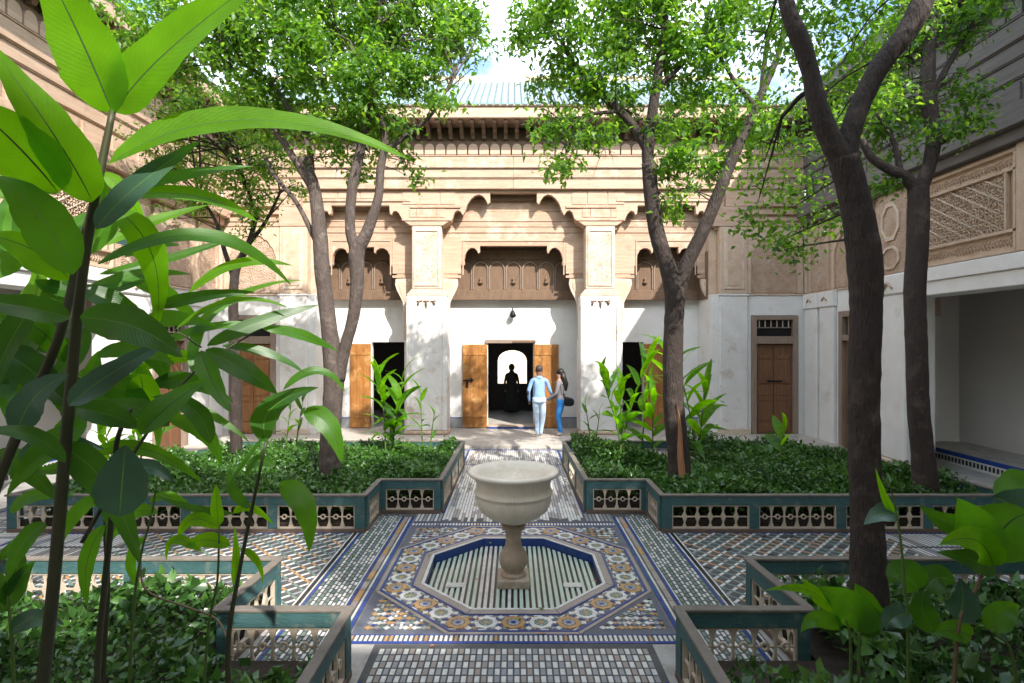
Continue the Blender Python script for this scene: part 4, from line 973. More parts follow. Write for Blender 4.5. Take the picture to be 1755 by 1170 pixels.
tree('orange_tree', 'dark Y-shaped tree with an orange bark wound at its foot in the far right bed',
  [[(1167,845,7.9,.19),(1163,780,7.9,.155),(1155,700,7.9,.145),(1153,620,7.9,.14),(1155,550,7.9,.135),(1156,500,7.9,.14),(1142,450,7.9,.115),(1126,400,7.9,.11),(1117,340,7.9,.105),(1112,280,7.9,.10)],
   [(1158,500,7.9,.11),(1178,450,7.9,.10),(1205,395,7.85,.092),(1232,330,7.8,.085),(1260,260,7.8,.075),(1290,195,7.8,.065),(1305,160,7.8,.055),(1335,90,7.8,.04),(1345,30,7.8,.03)],
   [(1112,290,7.9,.085),(1110,255,7.9,.08),(1120,180,7.8,.07),(1132,100,7.8,.06),(1140,30,7.8,.05),(1120,-40,7.8,.04)],
   [(1112,262,7.9,.07),(1085,215,7.9,.06),(1050,180,7.9,.055),(1020,150,7.9,.045),(985,110,7.9,.03),(960,70,7.9,.02)],
   [(1296,185,7.8,.045),(1260,140,7.8,.03),(1230,90,7.8,.02)], [(1126,150,7.8,.04),(1170,110,7.8,.03),(1210,60,7.8,.02)], [(1305,165,7.8,.04),(1310,110,7.8,.035),(1320,40,7.8,.03)],[(1060,190,7.9,.03),(1000,200,7.8,.02),(960,240,7.8,.012)]],
  [(910,20,60,.1),(960,40,70,-.2),(1000,110,70,0),(950,130,45,.2),(1050,40,80,.2),(1060,130,60,-.2),(940,200,45,0),(985,235,50,.1),(1030,250,32,-.1),(1110,60,70,.2),(1170,50,80,0),(1180,140,70,.3),(1165,230,60,0),(1180,300,50,-.1),(1160,345,34,0),(1240,200,55,.2),(1250,50,60,0),(1060,-60,110,0),(1200,-60,110,0),(1300,230,55,.3),(1075,200,40,.4),(960,280,22,0),(1230,280,40,.4)],
  'bark_dark', [.48,.38,.14], .108, 1.0, 7.9, extra=wound, seed=7)
tree('orange_tree', 'big dark tree rising close by in the near right bed, trunk thickest on the right',
  [[(1492,1110,4.1,0.1442),(1489,1000,4.1,0.1256),(1486,880,4.1,0.1097),(1481,760,4.1,0.1051),(1481,640,4.1,0.1051),(1484,530,4.1,0.1070),(1482,450,4.1,0.1163),(1474,390,4.1,0.1097),(1462,330,4.1,0.1023),(1445,270,4.1,0.1023)],
   [(1445,280,4.1,0.0884),(1422,235,4.1,0.0791),(1402,185,4.1,0.0698),(1388,120,4.1,0.0605),(1372,70,4.1,0.0651),(1352,20,4.1,0.0558),(1335,-60,4.1,0.0465)],
   [(1448,280,4.1,0.0837),(1458,225,4.1,0.0744),(1478,170,4.1,0.0725),(1510,110,4.1,0.0725),(1550,60,4.1,0.0744),(1578,10,4.1,0.0791),(1600,-60,4.1,0.0651)],
   [(1478,400,4.1,0.0465),(1500,372,4.05,0.0372),(1505,345,4.05,0.0279)] if False else [(1405,190,4.1,0.0279),(1380,160,4.2,0.0205),(1340,200,4.3,0.0140)],
   ],
  [(1340,60,60,.8),(1400,40,70,1.2),(1440,110,60,1.4),(1360,170,46,1.0),(1500,40,60,1.2),(1400,230,45,1.2),(1340,260,38,.9),(1300,300,28,.8),(1390,310,36,1.0),(1345,400,24,.9),(1360,350,24,.9),(1290,370,18,.8),(1520,150,55,1.6),(1450,-60,110,.8),(1320,-60,90,.8),(1600,-90,90,.6),(1420,380,25,1.1),(1350,430,16,.9)],
  'bark_dark', [.42,.44,.14], .072, 1.35, 4.2, seed=9, ntw=1)
tree('orange_tree', 'dark forked tree at the outer corner of the far right bed, beside the wing opening',
  [[(1588,860,7.3,.17),(1582,780,7.3,.135),(1574,700,7.3,.125),(1571,600,7.3,.125),(1568,500,7.3,.125),(1572,430,7.3,.125),(1574,360,7.3,.125),(1574,320,7.3,.12)],
   [(1574,330,7.3,.09),(1592,285,7.3,.085),(1600,230,7.3,.09),(1590,160,7.3,.095),(1592,90,7.3,.075),(1602,20,7.3,.06),(1610,-50,7.3,.05)],
   [(1574,330,7.3,.08),(1550,302,7.3,.07),(1520,288,7.3,.06),(1492,268,7.3,.05),(1475,235,7.3,.04)],
   [(1592,180,7.3,.05),(1620,120,7.3,.04),(1650,70,7.3,.03),(1680,20,7.3,.02)], [(1545,300,7.3,.04),(1530,240,7.3,.03),(1500,190,7.3,.02)], [(1600,250,7.3,.05),(1640,225,7.3,.035),(1660,190,7.3,.02)]],
  [(1640,160,45,0),(1665,200,34,0),(1640,215,30,-.2),(1600,60,55,.1),(1650,50,50,0),(1690,20,40,.1),(1550,170,55,.3),(1500,220,50,.2),(1545,240,40,0),(1450,230,50,.6),(1620,-60,90,0),(1560,80,60,.4),(1480,150,55,.7),(1520,310,22,.1)],
  'bark_dark', [.50,.22,.28], .100, .95, 7.3, seed=12)

def shade_tree(label, pts, blobs, seed):  # unseen trees added so their crowns shade the foreground floor
    rr = random.Random(seed); b0 = Vector(pts[0][:3]); root = tag(empty('orange_tree', b0), label, 'tree', 'trees in the planting beds')
    sp = smooth_path(pts, 6); MB().tube([Vector(q[:3])-b0 for q in sp], [q[3] for q in sp], 12).build('trunk', 'bark', root)
    tw = MB(); cs = []
    for (x, y, z, r) in blobs:
        a_ = Vector(sp[-1][:3])-b0
        for t in range(4):
            e = Vector((x, y, z))-b0+Vector((rr.gauss(0,1), rr.gauss(0,1), rr.gauss(0,.8)))*r*.4; q = smooth_path([(*a_, .05), (*a_.lerp(e,.5), .03), (*e, .008)], 4); tw.tube([Vector(k[:3]) for k in q], [k[3] for k in q], 5, cap=False)
        for k in range(int(62*r*r)):
            u = rng.normal(size=3); u /= np.linalg.norm(u); c_ = np.array((x,y,z))+u*r*rng.random()**.45*np.array([1,1,.7]); cs.append(c_+rng.normal(size=(70,3))*.16)
    tw.build('limbs', 'bark', root); A = np.concatenate(cs); n = len(A)
    L = .11*rng.uniform(.65,1.3,n); leaf_cloud('crown', A-np.array(b0), rand_dirs(n,-.35,.8), rand_dirs(n,1.2), L, L*.46, ['leaf_a','leaf_b','leaf_c'], rng.choice([0,1,2], n, p=[.5,.3,.2]), root)
shade_tree('added unseen tree in the near right bed, its crown shading the fountain floor', [(4.3,.9,.12,.16),(4.2,.7,2,.13),(4.3,.2,4,.12),(4.2,-.2,5.6,.08)], [(4.6,-1.0,6.9,1.5),(3.4,-.6,7.2,1.4),(5.6,.3,6.6,1.4),(4.0,.9,7.6,1.3),(5.2,-2.2,7.2,1.3),(2.6,.6,7.6,1.0)], 40)
shade_tree('added unseen tree in the near left bed, its crown shading the left walk', [(-2.5,.2,.12,.16),(-2.4,.1,2,.13),(-2.2,.2,4,.12),(-1.4,.3,5.4,.08)], [(-.6,.6,6.8,1.1),(.5,.5,6.9,1.0),(-1.8,1.0,6.9,1.1),(1.4,.6,7.4,.9),(-2.8,.2,6.6,1.1),(-1.2,-.6,7.6,1.2),(-3.8,-.3,7.4,1.2)], 41)

# ------------------------------------------------------------------ leafy plants
def blade(pts3, width, face, mats, segs=20, fold=.16, wave=.04, name='leaf', prof=None, seed=0):
    """leaf surface along a curve; returns a mesh"""
    r = random.Random(seed); p = [np.array(q, float) for q in pts3]
    def cv(t): # quadratic through middle
        c = 2*p[1]-.5*p[0]-.5*p[2]; return (1-t)**2*p[0]+2*t*(1-t)*c+t*t*p[2]
    off = [-1,-.55,-.028,.028,.55,1]; vs = []; fs = []; mi = []
    ph = r.uniform(0, 6); am = wave*width
    for i in range(segs+1):
        t = i/segs; tt = cv(min(1,t+.01))-cv(max(0,t-.01)); tt /= np.linalg.norm(tt)
        s_ = np.cross(tt, face); s_ /= np.linalg.norm(s_)+1e-9; nn = np.cross(s_, tt)
        if prof == 'broad': w_ = (math.sin(math.pi*min(1, (t+.02)**.62))**.75)
        else: w_ = max(0, math.sin(math.pi*t**.78))**.72*(1-.25*t)
        w_ = max(w_, .03 if t < .99 else .0)*width/2
        for o_ in off:
            if abs(o_) == 1: o_ *= 1+.035*math.sin(23*t+ph*3+o_)+.02*math.sin(51*t+ph)
            h_ = fold*abs(o_)*w_ + am*math.sin(9*t+ph+(1.7 if o_ > 0 else 0))*abs(o_)
            vs.append(tuple(cv(t)+s_*w_*o_+nn*h_))
    k = len(off)
    for i in range(segs):
        for j in range(k-1): fs.append((i*k+j, i*k+j+1, (i+1)*k+j+1, (i+1)*k+j)); mi.append(1 if j == 2 else 0)
    me = bpy.data.meshes.new(name); me.from_pydata(vs, [], fs)
    for m_ in mats: me.materials.append(M[m_])
    me.polygons.foreach_set('material_index', mi); me.polygons.foreach_set('use_smooth', [True]*len(fs))
    uv = me.uv_layers.new(name='uv'); q = []
    for f in fs:
        for vi in f: q += [(vi//k)/segs, abs(off[vi % k])]
    uv.data.foreach_set('uv', q); me.update(); return me
MT = {'B':('g_bright','rib_d'), 'M':('g_mid','rib_l'), 'D':('g_dark','rib_l'), 'G':('g_blue','rib_l'), 'm':('g_mid','rib_d')}
def plant_px(name, label, Y, stems, leaves, group='tall leafy plants', root_px=None, prof=None):
    root = tag(empty(name, (P(root_px[0], 585, Y).x, Y, .12)), label, 'plant', group); off = np.array(root.location)
    for st_ in stems:
        q = [(*P(a, b, Y+dy), r) for a, b, dy, r in st_[1]]
        sp = smooth_path(q, 6); MB().tube([Vector(s_[:3])-root.location for s_ in sp], [s_[3] for s_ in sp], 8).build('stem', st_[0], root)
    for i, (bx_, by_, mx_, my_, tx_, ty_, w_, c_, dy, dt) in enumerate(leaves):
        rr = random.Random(i*7+3); Yb = Y+dy; b = np.array(P(bx_, by_, Yb)); m_ = np.array(P(mx_, my_, Yb+dt*.45)); t = np.array(P(tx_, ty_, Yb+dt))
        face = np.array([rr.uniform(-.35,.35)-m_[0]*.25, -1, rr.uniform(.2,.7)])
        me = blade([b-off, m_-off, t-off], w_*Yb/F, face, MT[c_], seed=i, fold=rr.uniform(.06,.22), wave=rr.uniform(.02,.06), prof=prof)
        link('leaf', me, root)
    return root
fg = [ # base, mid, tip, width px, tone, dY base, dY tip
 (193,195,140,70,60,-90,108,'B',0,-.15),(198,192,290,85,480,-62,118,'B',0,-.1),
 (185,282,430,205,700,272,72,'B',-.05,.25),(158,345,95,235,-30,60,86,'B',-.05,-.2),(100,330,30,250,-70,160,120,'B',-.1,-.15),
 (155,335,120,260,70,165,62,'D',.1,.05),(180,335,310,300,432,285,32,'M',.05,.2),(165,392,235,318,345,240,46,'G',-.05,.1),
 (190,340,330,335,442,380,44,'B',.05,.2),(168,452,360,405,500,490,36,'m',-.02,.3),(200,360,262,440,268,562,58,'B',.15,.05),
 (325,500,410,452,505,456,24,'B',.3,.1),(120,545,40,525,-80,512,48,'D',-.05,-.1),(138,545,230,560,312,612,72,'D',-.15,-.05),
 (262,528,345,508,437,500,26,'D',.2,.1),(300,565,400,515,495,528,15,'B',.4,.1),(355,592,450,550,547,522,28,'D',.4,.2),(450,562,520,575,580,602,24,'m',.5,.2),
 (352,600,420,635,476,675,44,'D',.35,.1),(345,600,362,650,396,708,38,'m',.3,-.05),(380,592,460,605,522,640,20,'D',.5,.1),
 (30,742,60,680,118,642,62,'G',-.1,0),(118,695,190,640,300,578,50,'G',-.1,.1),(240,745,290,695,355,650,58,'m',.05,.1),(130,700,190,712,245,735,48,'D',0,.1),
 (112,792,50,745,-40,742,32,'D',-.1,-.1),(205,885,210,820,215,762,88,'G',-.15,0),(100,765,180,830,240,965,62,'D',.0,.1),
 (290,130+600,240,700,160,690,40,'D',.1,.05),(60,520,10,600,-20,690,60,'D',.1,-.05),(110,620,60,560,-30,540,44,'m',.2,-.05),
 (120,480,60,430,-30,400,62,'B',.1,-.1),(125,470,70,370,-10,300,84,'M',-.1,-.1),(60,450,40,390,30,300,60,'B',.2,.1),
 (140,430,180,380,170,300,52,'M',.2,0),(90,470,60,420,90,350,58,'B',.25,.1),(150,560,120,620,60,660,52,'D',.2,0),(165,610,235,600,300,625,36,'M',.25,.1),
 (100,640,130,700,120,770,60,'D',.2,0),(150,730,80,770,10,850,50,'M',.1,-.1),(215,440,250,420,310,420,26,'M',.35,.1),(180,500,240,470,330,470,26,'M',.3,.2),
 (40,800,90,760,180,770,44,'G',.05,.1),(170,780,110,800,40,810,26,'M',.3,0),(240,640,245,690,235,745,56,'B',.4,.1),(360,760,330,700,260,680,36,'D',.3,0),
 (240,560,300,545,370,560,34,'M',.4,.15),(60,600,100,590,150,600,44,'D',.3,.1),(20,880,60,850,130,850,28,'M',.4,.1),(180,900,150,960,150,1040,30,'m',.2,0),
 (10,430,20,370,10,330,66,'M',.2,.1),(0,600,60,640,120,700,66,'D',.15,0),(95,560,30,620,10,720,60,'D',.2,0),(140,500,200,520,260,560,44,'D',.25,.1),
 (175,560,120,560,40,600,50,'G',.3,0),(-20,480,30,430,95,420,60,'M',.3,.1),(160,650,215,670,270,720,52,'D',.35,.1),(185,710,160,660,170,600,46,'M',.35,.1),(30,830,60,780,120,740,44,'D',.2,.05),
 (140,820,190,860,180,930,46,'D',.2,0),(200,560,260,600,290,670,48,'D',.45,.1),(110,420,140,380,210,350,34,'M',.35,.2),(70,560,100,500,110,440,50,'D',.3,.05),(220,480,280,500,350,560,34,'M',.5,.2),
 (260,660,330,655,400,690,36,'D',.5,.1),(-10,780,40,800,100,860,46,'D',.3,0),(290,720,350,740,380,800,34,'M',.5,.05),(190,820,250,800,300,830,34,'G',.4,0),(80,900,40,930,10,1000,34,'D',.3,0),(20,560,60,510,60,450,56,'B',.5,.1),
 (0,340,40,320,100,330,50,'B',.5,.1),(330,640,345,560,400,520,22,'M',.6,.2),(170,470,300,440,420,400,22,'M',.5,.2),(260,600,360,560,470,560,20,'M',.6,.2),(330,560,420,500,520,480,16,'B',.6,.2),
 (180,420,260,380,360,350,24,'B',.5,.2),(110,520,200,480,300,440,30,'m',.4,.2),(230,640,320,610,420,640,26,'B',.6,.1),(130,640,230,660,330,740,34,'M',.5,.1),(150,780,250,770,350,830,28,'m',.5,.1),
 (60,480,150,500,250,480,36,'D',.3,.1),(90,740,170,690,250,640,36,'M',.45,.1),(210,600,260,680,270,780,30,'m',.6,.1),(20,620,90,660,140,740,40,'M',.4,.1),(240,720,330,700,430,760,24,'M',.7,.1),(170,300,215,330,250,400,30,'B',.4,.1),(150,400,200,410,260,430,24,'G',.5,.2),(60,690,20,660,-30,650,54,'M',.2,0),(90,310,130,290,150,250,34,'D',.2,.1),(170,860,130,880,90,960,28,'M',.3,0)]
plant_px('giant_ginger', 'giant ginger with huge backlit bright green leaves in the left foreground', 1.5,
 [('stem_dark',[(-20,2000,.1,.017),(70,1200,.05,.016),(92,1000,0,.015),(118,700,0,.014),(140,480,0,.0125),(165,330,0,.011),(193,190,0,.008)]),
  ('stem_dark',[(-60,1900,.15,.014),(-60,1100,.1,.014),(-20,880,.05,.013),(40,720,.05,.013),(100,580,.05,.012),(135,440,.1,.010),(160,340,.1,.007)]),
  ('stem_dark',[(150,1900,.3,.010),(165,1200,.25,.009),(180,1000,.2,.009),(190,900,.15,.008),(200,760,.1,.007),(225,700,.1,.005)]),
  ('stem_dark',[(140,930,.1,.006),(240,760,.2,.005),(330,640,.35,.004),(450,560,.5,.003)]),
  ('stem_dark',[(120,690,.1,.004),(200,640,.2,.004),(290,570,.4,.003),(345,595,.4,.003)])],
 fg, root_px=(60,0))
fg2 = [(458,757,465,700,545,664,50,'D',0,.05),(520,708,562,728,586,795,42,'m',.05,.0),(485,668,545,635,592,672,18,'M',.1,.1),(478,832,520,865,530,947,46,'M',0,-.05),
 (375,900,372,870,370,828,26,'B',0,.02),(395,935,350,925,320,940,28,'B',0,0),(375,905,330,890,305,925,26,'B',.05,0),(400,880,430,870,470,900,16,'B',.1,.1),(345,945,300,925,285,960,18,'B',0,0),
 (410,940,440,960,450,1000,14,'B',.1,0),(400,1000,405,960,402,900,16,'B',0,0),(430,870,400,840,395,800,20,'D',.1,0),(470,800,440,790,420,820,22,'D',.1,0),(400,880,330,870,270,850,14,'D',.1,0),
 (455,745,420,790,380,850,8,'D',0,0),(250,920,225,960,240,1010,22,'M',.3,.1),(270,880,225,880,190,930,26,'m',.3,0),(255,860,290,850,330,870,18,'m',.3,.1)]
plant_px('young_ginger', 'young ginger with a dark thin stem and yellow green leaves at the lower left', 2.4,
 [('stem_dark',[(400,1500,.0,.012),(392,1200,0,.012),(392,1090,0,.011),(410,980,0,.009),(432,870,0,.008),(456,757,0,.006)]),
  ('stem_green',[(330,1480,.1,.008),(355,1100,.05,.006),(372,1000,0,.005),(376,900,0,.004)]),
  ('stem_dark',[(160,1500,.2,.011),(180,1100,.2,.010),(185,1000,.2,.010),(180,890,.2,.008),(190,800,.2,.006)]),
  ('stem_green',[(210,1500,.3,.009),(225,1100,.3,.008),(240,960,.3,.006),(260,880,.3,.005),(275,780,.3,.003)]),
  ('dry_stem',[(240,950,.6,.005),(250,1010,.55,.005),(320,1040,.5,.005),(370,1060,.4,.005),(392,1100,.3,.004)])],
 fg2, root_px=(330,0))
rg = [(1690,950,1672,900,1638,852,70,'M',0,0),(1695,955,1725,900,1765,880,95,'m',.1,-.1),(1702,968,1670,925,1608,935,52,'B',-.05,-.1),(1705,975,1668,960,1606,945,40,'D',0,0),
 (1690,890,1640,900,1575,865,48,'D',.1,0),(1770,900,1740,870,1700,850,90,'G',.15,.1),(1775,830,1740,850,1720,900,70,'M',.3,0),(1640,1060,1650,1030,1645,990,50,'G',0,0),
 (1540,880,1510,880,1480,900,34,'G',.1,0),(1540,885,1520,860,1500,800,14,'B',.1,0),(1575,1010,1545,985,1525,1000,60,'D',.1,0),(1585,1010,1610,990,1640,1000,48,'D',.1,0),(1560,1050,1530,1060,1520,1080,40,'G',0,0),
 (1600,1080,1580,1040,1590,1010,40,'D',0,0),(1700,1080,1720,1050,1750,1040,44,'M',.1,0),(1665,1090,1630,1080,1600,1090,36,'m',0,0)]
plant_px('broad_leaf_plant', 'broad leafed plant with folded bright leaves at the lower right corner', 3.1,
 [('stem_green',[(1560,1500,0,.010),(1556,1100,0,.009),(1550,1000,0,.008),(1540,900,0,.006),(1520,810,0,.003)]),
  ('dry_stem',[(1620,1500,0,.012),(1640,1100,0,.010),(1660,1040,0,.009),(1680,990,0,.008),(1692,955,0,.006)]),
  ('stem_green',[(1760,1500,.1,.009),(1740,1150,.1,.009),(1700,1080,.1,.007)])], rg, root_px=(1640,0), prof='broad')
rg2 = [(1470,1080,1455,1040,1400,1005,70,'M',0,0),(1472,1075,1480,1040,1465,1000,62,'m',.05,0),(1420,1040,1380,1010,1310,1012,18,'B',0,0),(1440,1050,1400,1020,1375,990,26,'B',.1,0),(1440,1075,1400,1060,1372,1085,30,'M',0,0),(1480,1090,1500,1060,1540,1050,36,'D',0,0)]
plant_px('broad_leaf_plant', 'small light green leafy plant by the foot of the thick right trunk', 3.35,
 [('stem_green',[(1455,1400,0,.010),(1458,1120,0,.009),(1450,1060,0,.006)]),('stem_green',[(1470,1400,0,.010),(1472,1130,0,.009),(1475,1075,0,.006)])], rg2, root_px=(1450,0), prof='broad')
plant_px('broad_leaf_plant', 'low shady leafy plant at the far left edge of the near left bed', 2.9,
 [('stem_green',[(40,1500,0,.010),(20,1100,0,.008),(10,1000,0,.006)])],
 [(10,1040,30,1000,60,960,40,'D',0,0),(5,1050,-10,1000,-40,970,40,'D',0,0),(20,1080,60,1060,110,1070,36,'G',0,0),(10,1020,30,970,20,930,30,'D',0,0),(0,960,30,930,80,900,20,'D',.1,0)], root_px=(20,0))
# procedural ginger clumps in the far beds; leaf meshes are shared
LV = []
for v_ in range(6):
    dr = [.10,.2,.32,.05,.45,.15][v_]
    LV.append([blade([(0,0,0),(.5,.03*(v_ % 3-1),.10),(1.0,.05*(v_ % 2),.06-dr)], [.22,.18,.26,.2,.23,.28][v_], np.array([0,-.25+.1*v_,1]), MT[t_], segs=10, seed=v_) for t_ in 'BMD'])
def ginger(px, py, Y, hgt, nst, label, tone=(.5,.35,.15), seed=0, spread=.25, lsz=.42, nl=9):
    rr = random.Random(seed); b = P(px, py, Y); root = tag(empty('ginger_plant', (b.x, Y, .12)), label, 'plant', 'ginger plants in the far beds')
    for s_ in range(nst):
        a = rr.uniform(0, 6.28); lean = rr.uniform(.05, spread)*hgt; hh = hgt*rr.uniform(.72, 1.0)
        ba = Vector((rr.uniform(-.12,.12), rr.uniform(-.12,.12), 0)); tp = ba+Vector((math.cos(a)*lean, math.sin(a)*lean, hh))
        md = ba.lerp(tp, .5)-Vector((math.cos(a), math.sin(a), 0))*lean*.2
        sp = smooth_path([(*ba, .016), (*md, .012), (*tp, .006)], 5); MB().tube([Vector(q[:3]) for q in sp], [q[3] for q in sp], 6).build('stem', 'stem_green', root)
        az = rr.uniform(0, 6.28); n = nl
        for i in range(n):
            t = .35+.65*i/(n-1); k = min(9, int(t*10)); p0 = Vector(sp[k][:3]).lerp(Vector(sp[k+1][:3]), t*10-k)
            az += math.pi+rr.uniform(-.5,.5); el = .15+.9*(t-.35)/.65+rr.uniform(-.2,.25)
            L = lsz*rr.uniform(.7,1.15)*(1-.25*abs(t-.7)); tn = 0 if rr.random() < (tone[0]+.15)*(.6+t*.7) else (1 if rr.random() < .65 else 2)
            o = link('leaf', LV[rr.randrange(6)][tn], root, p0); o.rotation_euler = (rr.uniform(-.5,.5), -el, az); o.scale = (L, L*rr.uniform(.8,1.15), L)
    return root
ginger(670, 750, 9.6, 1.75, 4, 'bright young ginger clump in the far left bed before the left side doorway', seed=21, nl=10, lsz=.6)
ginger(725, 760, 9.9, 1.55, 2, 'thin sparse ginger stems in front of the left white column', seed=22, nl=6, lsz=.33, tone=(.3,0,0))
ginger(1072, 745, 9.4, 1.95, 3, 'bright ginger clump in front of the right white column', seed=23, nl=11, lsz=.62)
ginger(1105, 750, 9.6, 1.65, 2, 'drooping ginger between the right column and the Y-shaped tree', seed=24, nl=9, lsz=.6, tone=(.9,0,0))
ginger(1195, 745, 9.2, 1.95, 3, 'tall ginger just right of the Y-shaped tree', seed=25, nl=10, lsz=.75, tone=(.7,0,0))
ginger(1330, 745, 9.0, 1.05, 1, 'single small ginger stem before the brown right door', seed=26, nl=6, lsz=.55)
ginger(1020, 750, 9.9, 1.2, 2, 'small wispy plant at the base of the right column', seed=27, nl=6, lsz=.28, tone=(.3,0,0))
ginger(500, 760, 10.0, 1.3, 2, 'dim ginger left of the pale forked tree', seed=28, nl=7, lsz=.42, tone=(.2,0,0))
ginger(250, 780, 9.0, 1.4, 3, 'ginger clump by the left wing, half hidden behind the big leaves', seed=29, nl=8, lsz=.45, tone=(.5,0,0))
cn = ginger(200, 800, 8.4, 1.3, 2, 'canna with an orange flower by the left wing behind the big leaves', seed=30, nl=7, lsz=.5, tone=(.7,0,0))
for k in range(5):
    me = blade([(0,0,0),(.05,.02,.06),(.09,0,.15)], .09, np.array([0,-1,.2]), ('flower','flower'), segs=6, seed=k); o = link('petal', me, cn, (.04,.0,1.05)); o.rotation_euler = (0,0,k*1.25)

xs_ = rng.uniform(-5, 5, 150); ys_ = rng.uniform(4.2, 13.2, 150); kk = ((abs(xs_) < 1.0)|((ys_ < 6.8)&(ys_ > 5.1)&(abs(xs_) > 1.2))|(ys_ > 10.9)); xs_, ys_ = xs_[kk], ys_[kk]
fl_ = leaf_cloud('fallen_leaves', np.stack([xs_, ys_, np.where(ys_ > 12.35, .075, .013)], 1), rand_dirs(len(xs_), 0, .05), np.tile([0.,0,1.], (len(xs_),1)), .07*rng.uniform(.6,1.2,len(xs_)), np.full(len(xs_), .03), ['wound','leaf_b','hedge_a'], rng.choice([0,1,2], len(xs_)), curl=-.05)
tag(fl_, 'small fallen leaves scattered over the tiled walks', 'fallen leaves', kind='stuff')
# ------------------------------------------------------------------ people
def skinned(name, joints, edges, assign, mats, parent, sub=2):
    me = bpy.data.meshes.new(name); me.from_pydata([j[:3] for j in joints], edges, []); o = bpy.data.objects.new(name, me); C.objects.link(o)
    md = o.modifiers.new('skin', 'SKIN')
    for i, v in enumerate(me.skin_vertices[0].data):
        r = joints[i][3]; v.radius = (r if not hasattr(r,'__len__') else r[0], r if not hasattr(r,'__len__') else r[1]); v.use_root = (i == 0)
    s_ = o.modifiers.new('sub', 'SUBSURF'); s_.levels = s_.render_levels = sub
    dg = bpy.context.evaluated_depsgraph_get(); dg.update(); m2 = bpy.data.meshes.new_from_object(o.evaluated_get(dg))
    bpy.data.objects.remove(o); m2.name = name
    m2.materials.clear()
    for m_ in mats: m2.materials.append(M[m_])
    for p in m2.polygons: p.material_index = assign(p.center); p.use_smooth = True
    return link(name, m2, parent)
def blob(name, rx, ry, rz, c, m_, parent, n=14):
    mb = MB(); prof = [(max(.001, math.sin(math.pi*i/n)), -math.cos(math.pi*i/n)) for i in range(n+1)]; mb.lathe(prof, 16)
    mb.v = [(c[0]+x*rx, c[1]+y*ry, c[2]+z*rz) for x, y, z in mb.v]; return mb.build(name, m_, parent)
def person(loc, rz, h, legs, arms, label, mats, assign, hair, lean=(0,0), extra=None):
    root = tag(empty('person', loc, rz), label, 'person'); s_ = h/1.75
    J = [(0,0,.95,.155),(0,.0,1.10,.135),(lean[0]*.5,lean[1]*.5,1.28,(.165,.11)),(lean[0],lean[1],1.43,(.13,.085)),(lean[0],lean[1]*1.2,1.51,.055),(lean[0],lean[1]*1.3,1.60,.085),(lean[0],lean[1]*1.4,1.69,.088)]
    E = [(0,1),(1,2),(2,3),(3,4),(4,5),(5,6)]
    for sd_, lg in zip((-1,1), legs):           # hip, knee, ankle, toe
        b = len(J); J += [(sd_*.09,0,.86,.098),(lg[0][0],lg[0][1],lg[0][2],.068),(lg[1][0],lg[1][1],lg[1][2],.05),(lg[1][0]+lg[2][0],lg[1][1]+lg[2][1],lg[1][2]-.05,.036)]
        E += [(0,b),(b,b+1),(b+1,b+2),(b+2,b+3)]
    for sd_, am in zip((-1,1), arms):           # shoulder, elbow, wrist, hand
        b = len(J); J += [(lean[0]+sd_*.185,lean[1],1.40,.062),(*am[0],.048),(*am[1],.034),(*am[2],.030)]
        E += [(3,b),(b,b+1),(b+1,b+2),(b+2,b+3)]
    J = [(x*s_, y*s_, z*s_, (r[0]*s_, r[1]*s_) if hasattr(r,'__len__') else r*s_) for x, y, z, r in J]
    skinned('body', J, E, lambda c: assign(c/s_), mats, root)
    # fingers
    for sd_, am in zip((-1,1), arms):
        hnd = Vector(am[2]); dr = (hnd-Vector(am[1])).normalized(); sd = dr.orthogonal().normalized(); fm = MB()
        for q in range(4):
            o_ = hnd+sd*(q-1.5)*.017; fm.tube([o_*s_, (o_+dr*.045)*s_, (o_+dr*(.075-.008*abs(q-1.5))+Vector((0,0,-.012)))*s_], [.010,.009,.006], 6)
        fm.tube([(hnd+sd*.02)*s_, (hnd+sd*.05+dr*.02)*s_, (hnd+sd*.055+dr*.045)*s_], [.011,.010,.007], 6); fm.build('hand', mats[0], root)
    hair(root, s_, lean)
    if extra: extra(root, s_)
    return root
# man seen from behind, local +y is away from the viewer
def hair_short(root, s_, ln):
    blob('hair', .092*s_, .10*s_, .095*s_, (ln[0]*s_, (ln[1]*1.4-.018)*s_, 1.70*s_), 'hair_grey', root)
    for e in (-1, 1): blob('ear', .012*s_, .022*s_, .03*s_, ((ln[0]+e*.088)*s_, ln[1]*1.4*s_, 1.64*s_), 'skin_dark', root, 8)
    blob('nose', .014*s_, .02*s_, .022*s_, (ln[0]*s_, (ln[1]*1.4+.098)*s_, 1.63*s_), 'skin_dark', root, 8)
def man_assign(c):
    if c.z > 1.475: return 0
    if abs(c.x) > .2 and c.z > .82: return 1 if not (abs(c.y) > .22 and c.z < 1.0) else 0
    if c.z > .90: return 1
    if c.z > .07: return 2
    return 3
def man_extra(root, s_):
    hm = MB(); prof = [(.172,.86),(.178,.90),(.172,.96),(.165,.99)]; hm.lathe(prof, 20); hm.v = [(x*s_, y*s_*.82, z*s_) for x, y, z in hm.v]; hm.build('jacket_hem', 'denim_pale', root)
    cl = MB(); cl.lathe([(.075,1.44),(.085,1.47),(.078,1.51),(.06,1.52)], 14); cl.v = [(x*s_, y*s_, z*s_) for x, y, z in cl.v]; cl.build('collar', 'jacket', root)
    blob('elbow_patch', .03*s_, .035*s_, .06*s_, (-.285*s_, -.035*s_, 1.10*s_), 'navy', root, 8)
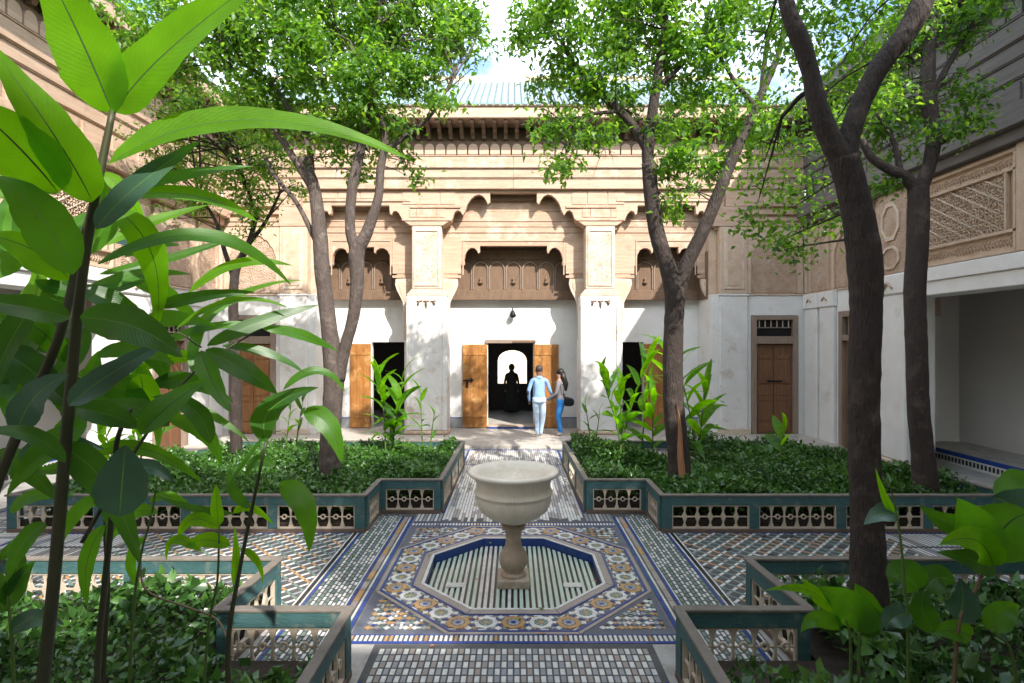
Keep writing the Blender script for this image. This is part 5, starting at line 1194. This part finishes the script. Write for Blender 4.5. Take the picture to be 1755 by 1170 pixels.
person((.63, 13.55, .066), R(4), 1.72, [((-.06,.06,.50),(-.05,-.06,.10),(-.02,.13)),((.10,.02,.50),(.05,.12,.08),(.02,.13))],
  [((-.27,.0,1.13),(-.24,.13,.93),(-.22,.18,.86)),((.27,.06,1.16),(.36,.20,1.02),(.38,.26,.99))],
  'man in light blue jacket and pale jeans seen from behind, walking to the doors', ['skin_dark','jacket','denim_pale','shoe'], man_assign, hair_short, (0,.02), man_extra)
def hair_long(root, s_, ln):
    blob('hair', .098*s_, .105*s_, .105*s_, (ln[0]*s_, (ln[1]*1.4-.025)*s_, 1.70*s_), 'hair', root)
    hb = MB(); hb.tube([Vector((0, (-.055+ln[1])*s_, 1.70*s_)), Vector((0, (-.09+ln[1])*s_, 1.55*s_)), Vector((.0, -.12*s_, 1.38*s_)), Vector((0, -.13*s_, 1.20*s_))], [.085*s_,.085*s_,.085*s_,.03*s_], 12); hb.build('long_hair', 'hair', root)
    blob('nose', .012*s_, .02*s_, .018*s_, (ln[0]*s_, (ln[1]*1.4+.096)*s_, 1.63*s_), 'skin', root, 8)
    for e in (-1, 1): blob('eye', .010*s_, .008*s_, .007*s_, (e*.032*s_, (ln[1]*1.4+.088)*s_, 1.665*s_), 'hair', root, 6)
    blob('mouth', .024*s_, .008*s_, .007*s_, (0, (ln[1]*1.4+.088)*s_, 1.585*s_), 'flower', root, 6)
def wo_assign(c):
    if c.z > 1.48: return 0
    if c.y > .20 and c.z > .8: return 1 if c.y < .36 else 0
    if c.z > .98: return 1
    if c.z > .10: return 2
    return 3
wm_ = person((1.18, 13.75, .066), R(72), 1.62, [((-.10,.06,.50),(-.09,-.03,.09),(-.01,.12)),((.09,.08,.50),(.08,.06,.09),(.01,.12))],
  [((-.23,.08,1.14),(-.17,.30,1.00),(-.15,.38,.97)),((.23,.06,1.14),(.18,.26,.98),(.15,.34,.94))],
  'woman with long black hair, grey sweater and blue jeans by the right door leaf', ['skin','grey_knit','denim_blue','shoe'], wo_assign, hair_long, (0,.03))
bg_ = MB(); bg_.prism([(-.11,.0),(.10,.0),(.14,.08),(.12,.19),(-.06,.24),(-.13,.22),(-.15,.08)], -.06, .06); 
bgo = tag(empty('handbag', (1.37, 13.70, .80), R(10)), 'black handbag hanging at the hip of the woman in grey', 'handbag')
bg_.build('bag_body', 'black', bgo, bevel=.035); MB().tube([Vector((-.12,-.03,.18)), Vector((-.17,-.10,.36)), Vector((-.19,-.11,.56))], .012, 5).build('strap', 'black', bgo)
def hood(root, s_, ln):
    blob('hood', .115*s_, .12*s_, .14*s_, (0, 0, 1.67*s_), 'robe', root)
def robe_ex(root, s_):
    rb = MB().lathe([(.28,.03),(.25,.4),(.20,.9),(.19,1.2),(.2,1.38),(.1,1.48),(.08,1.55)], 18); rb.v = [(x*s_, y*s_*.8, z*s_) for x, y, z in rb.v]; rb.build('robe', 'robe', root)
stnd = [((-.09,.01,.50),(-.09,0,.10),(0,.12)),((.09,.01,.50),(.09,0,.10),(0,.12))]; arm0 = [((-.25,.0,1.13),(-.25,.08,.9),(-.24,.1,.82)),((.25,.0,1.13),(.25,.08,.9),(.24,.1,.82))]
person((-.06, 18.4, .056), R(180), 1.56, stnd, arm0, 'dark silhouetted figure in a long robe inside the doorway before the bright arch', ['skin_dark','robe','robe','robe'], lambda c: 1 if c.z < 1.5 else 0, hood, (0,0), robe_ex)
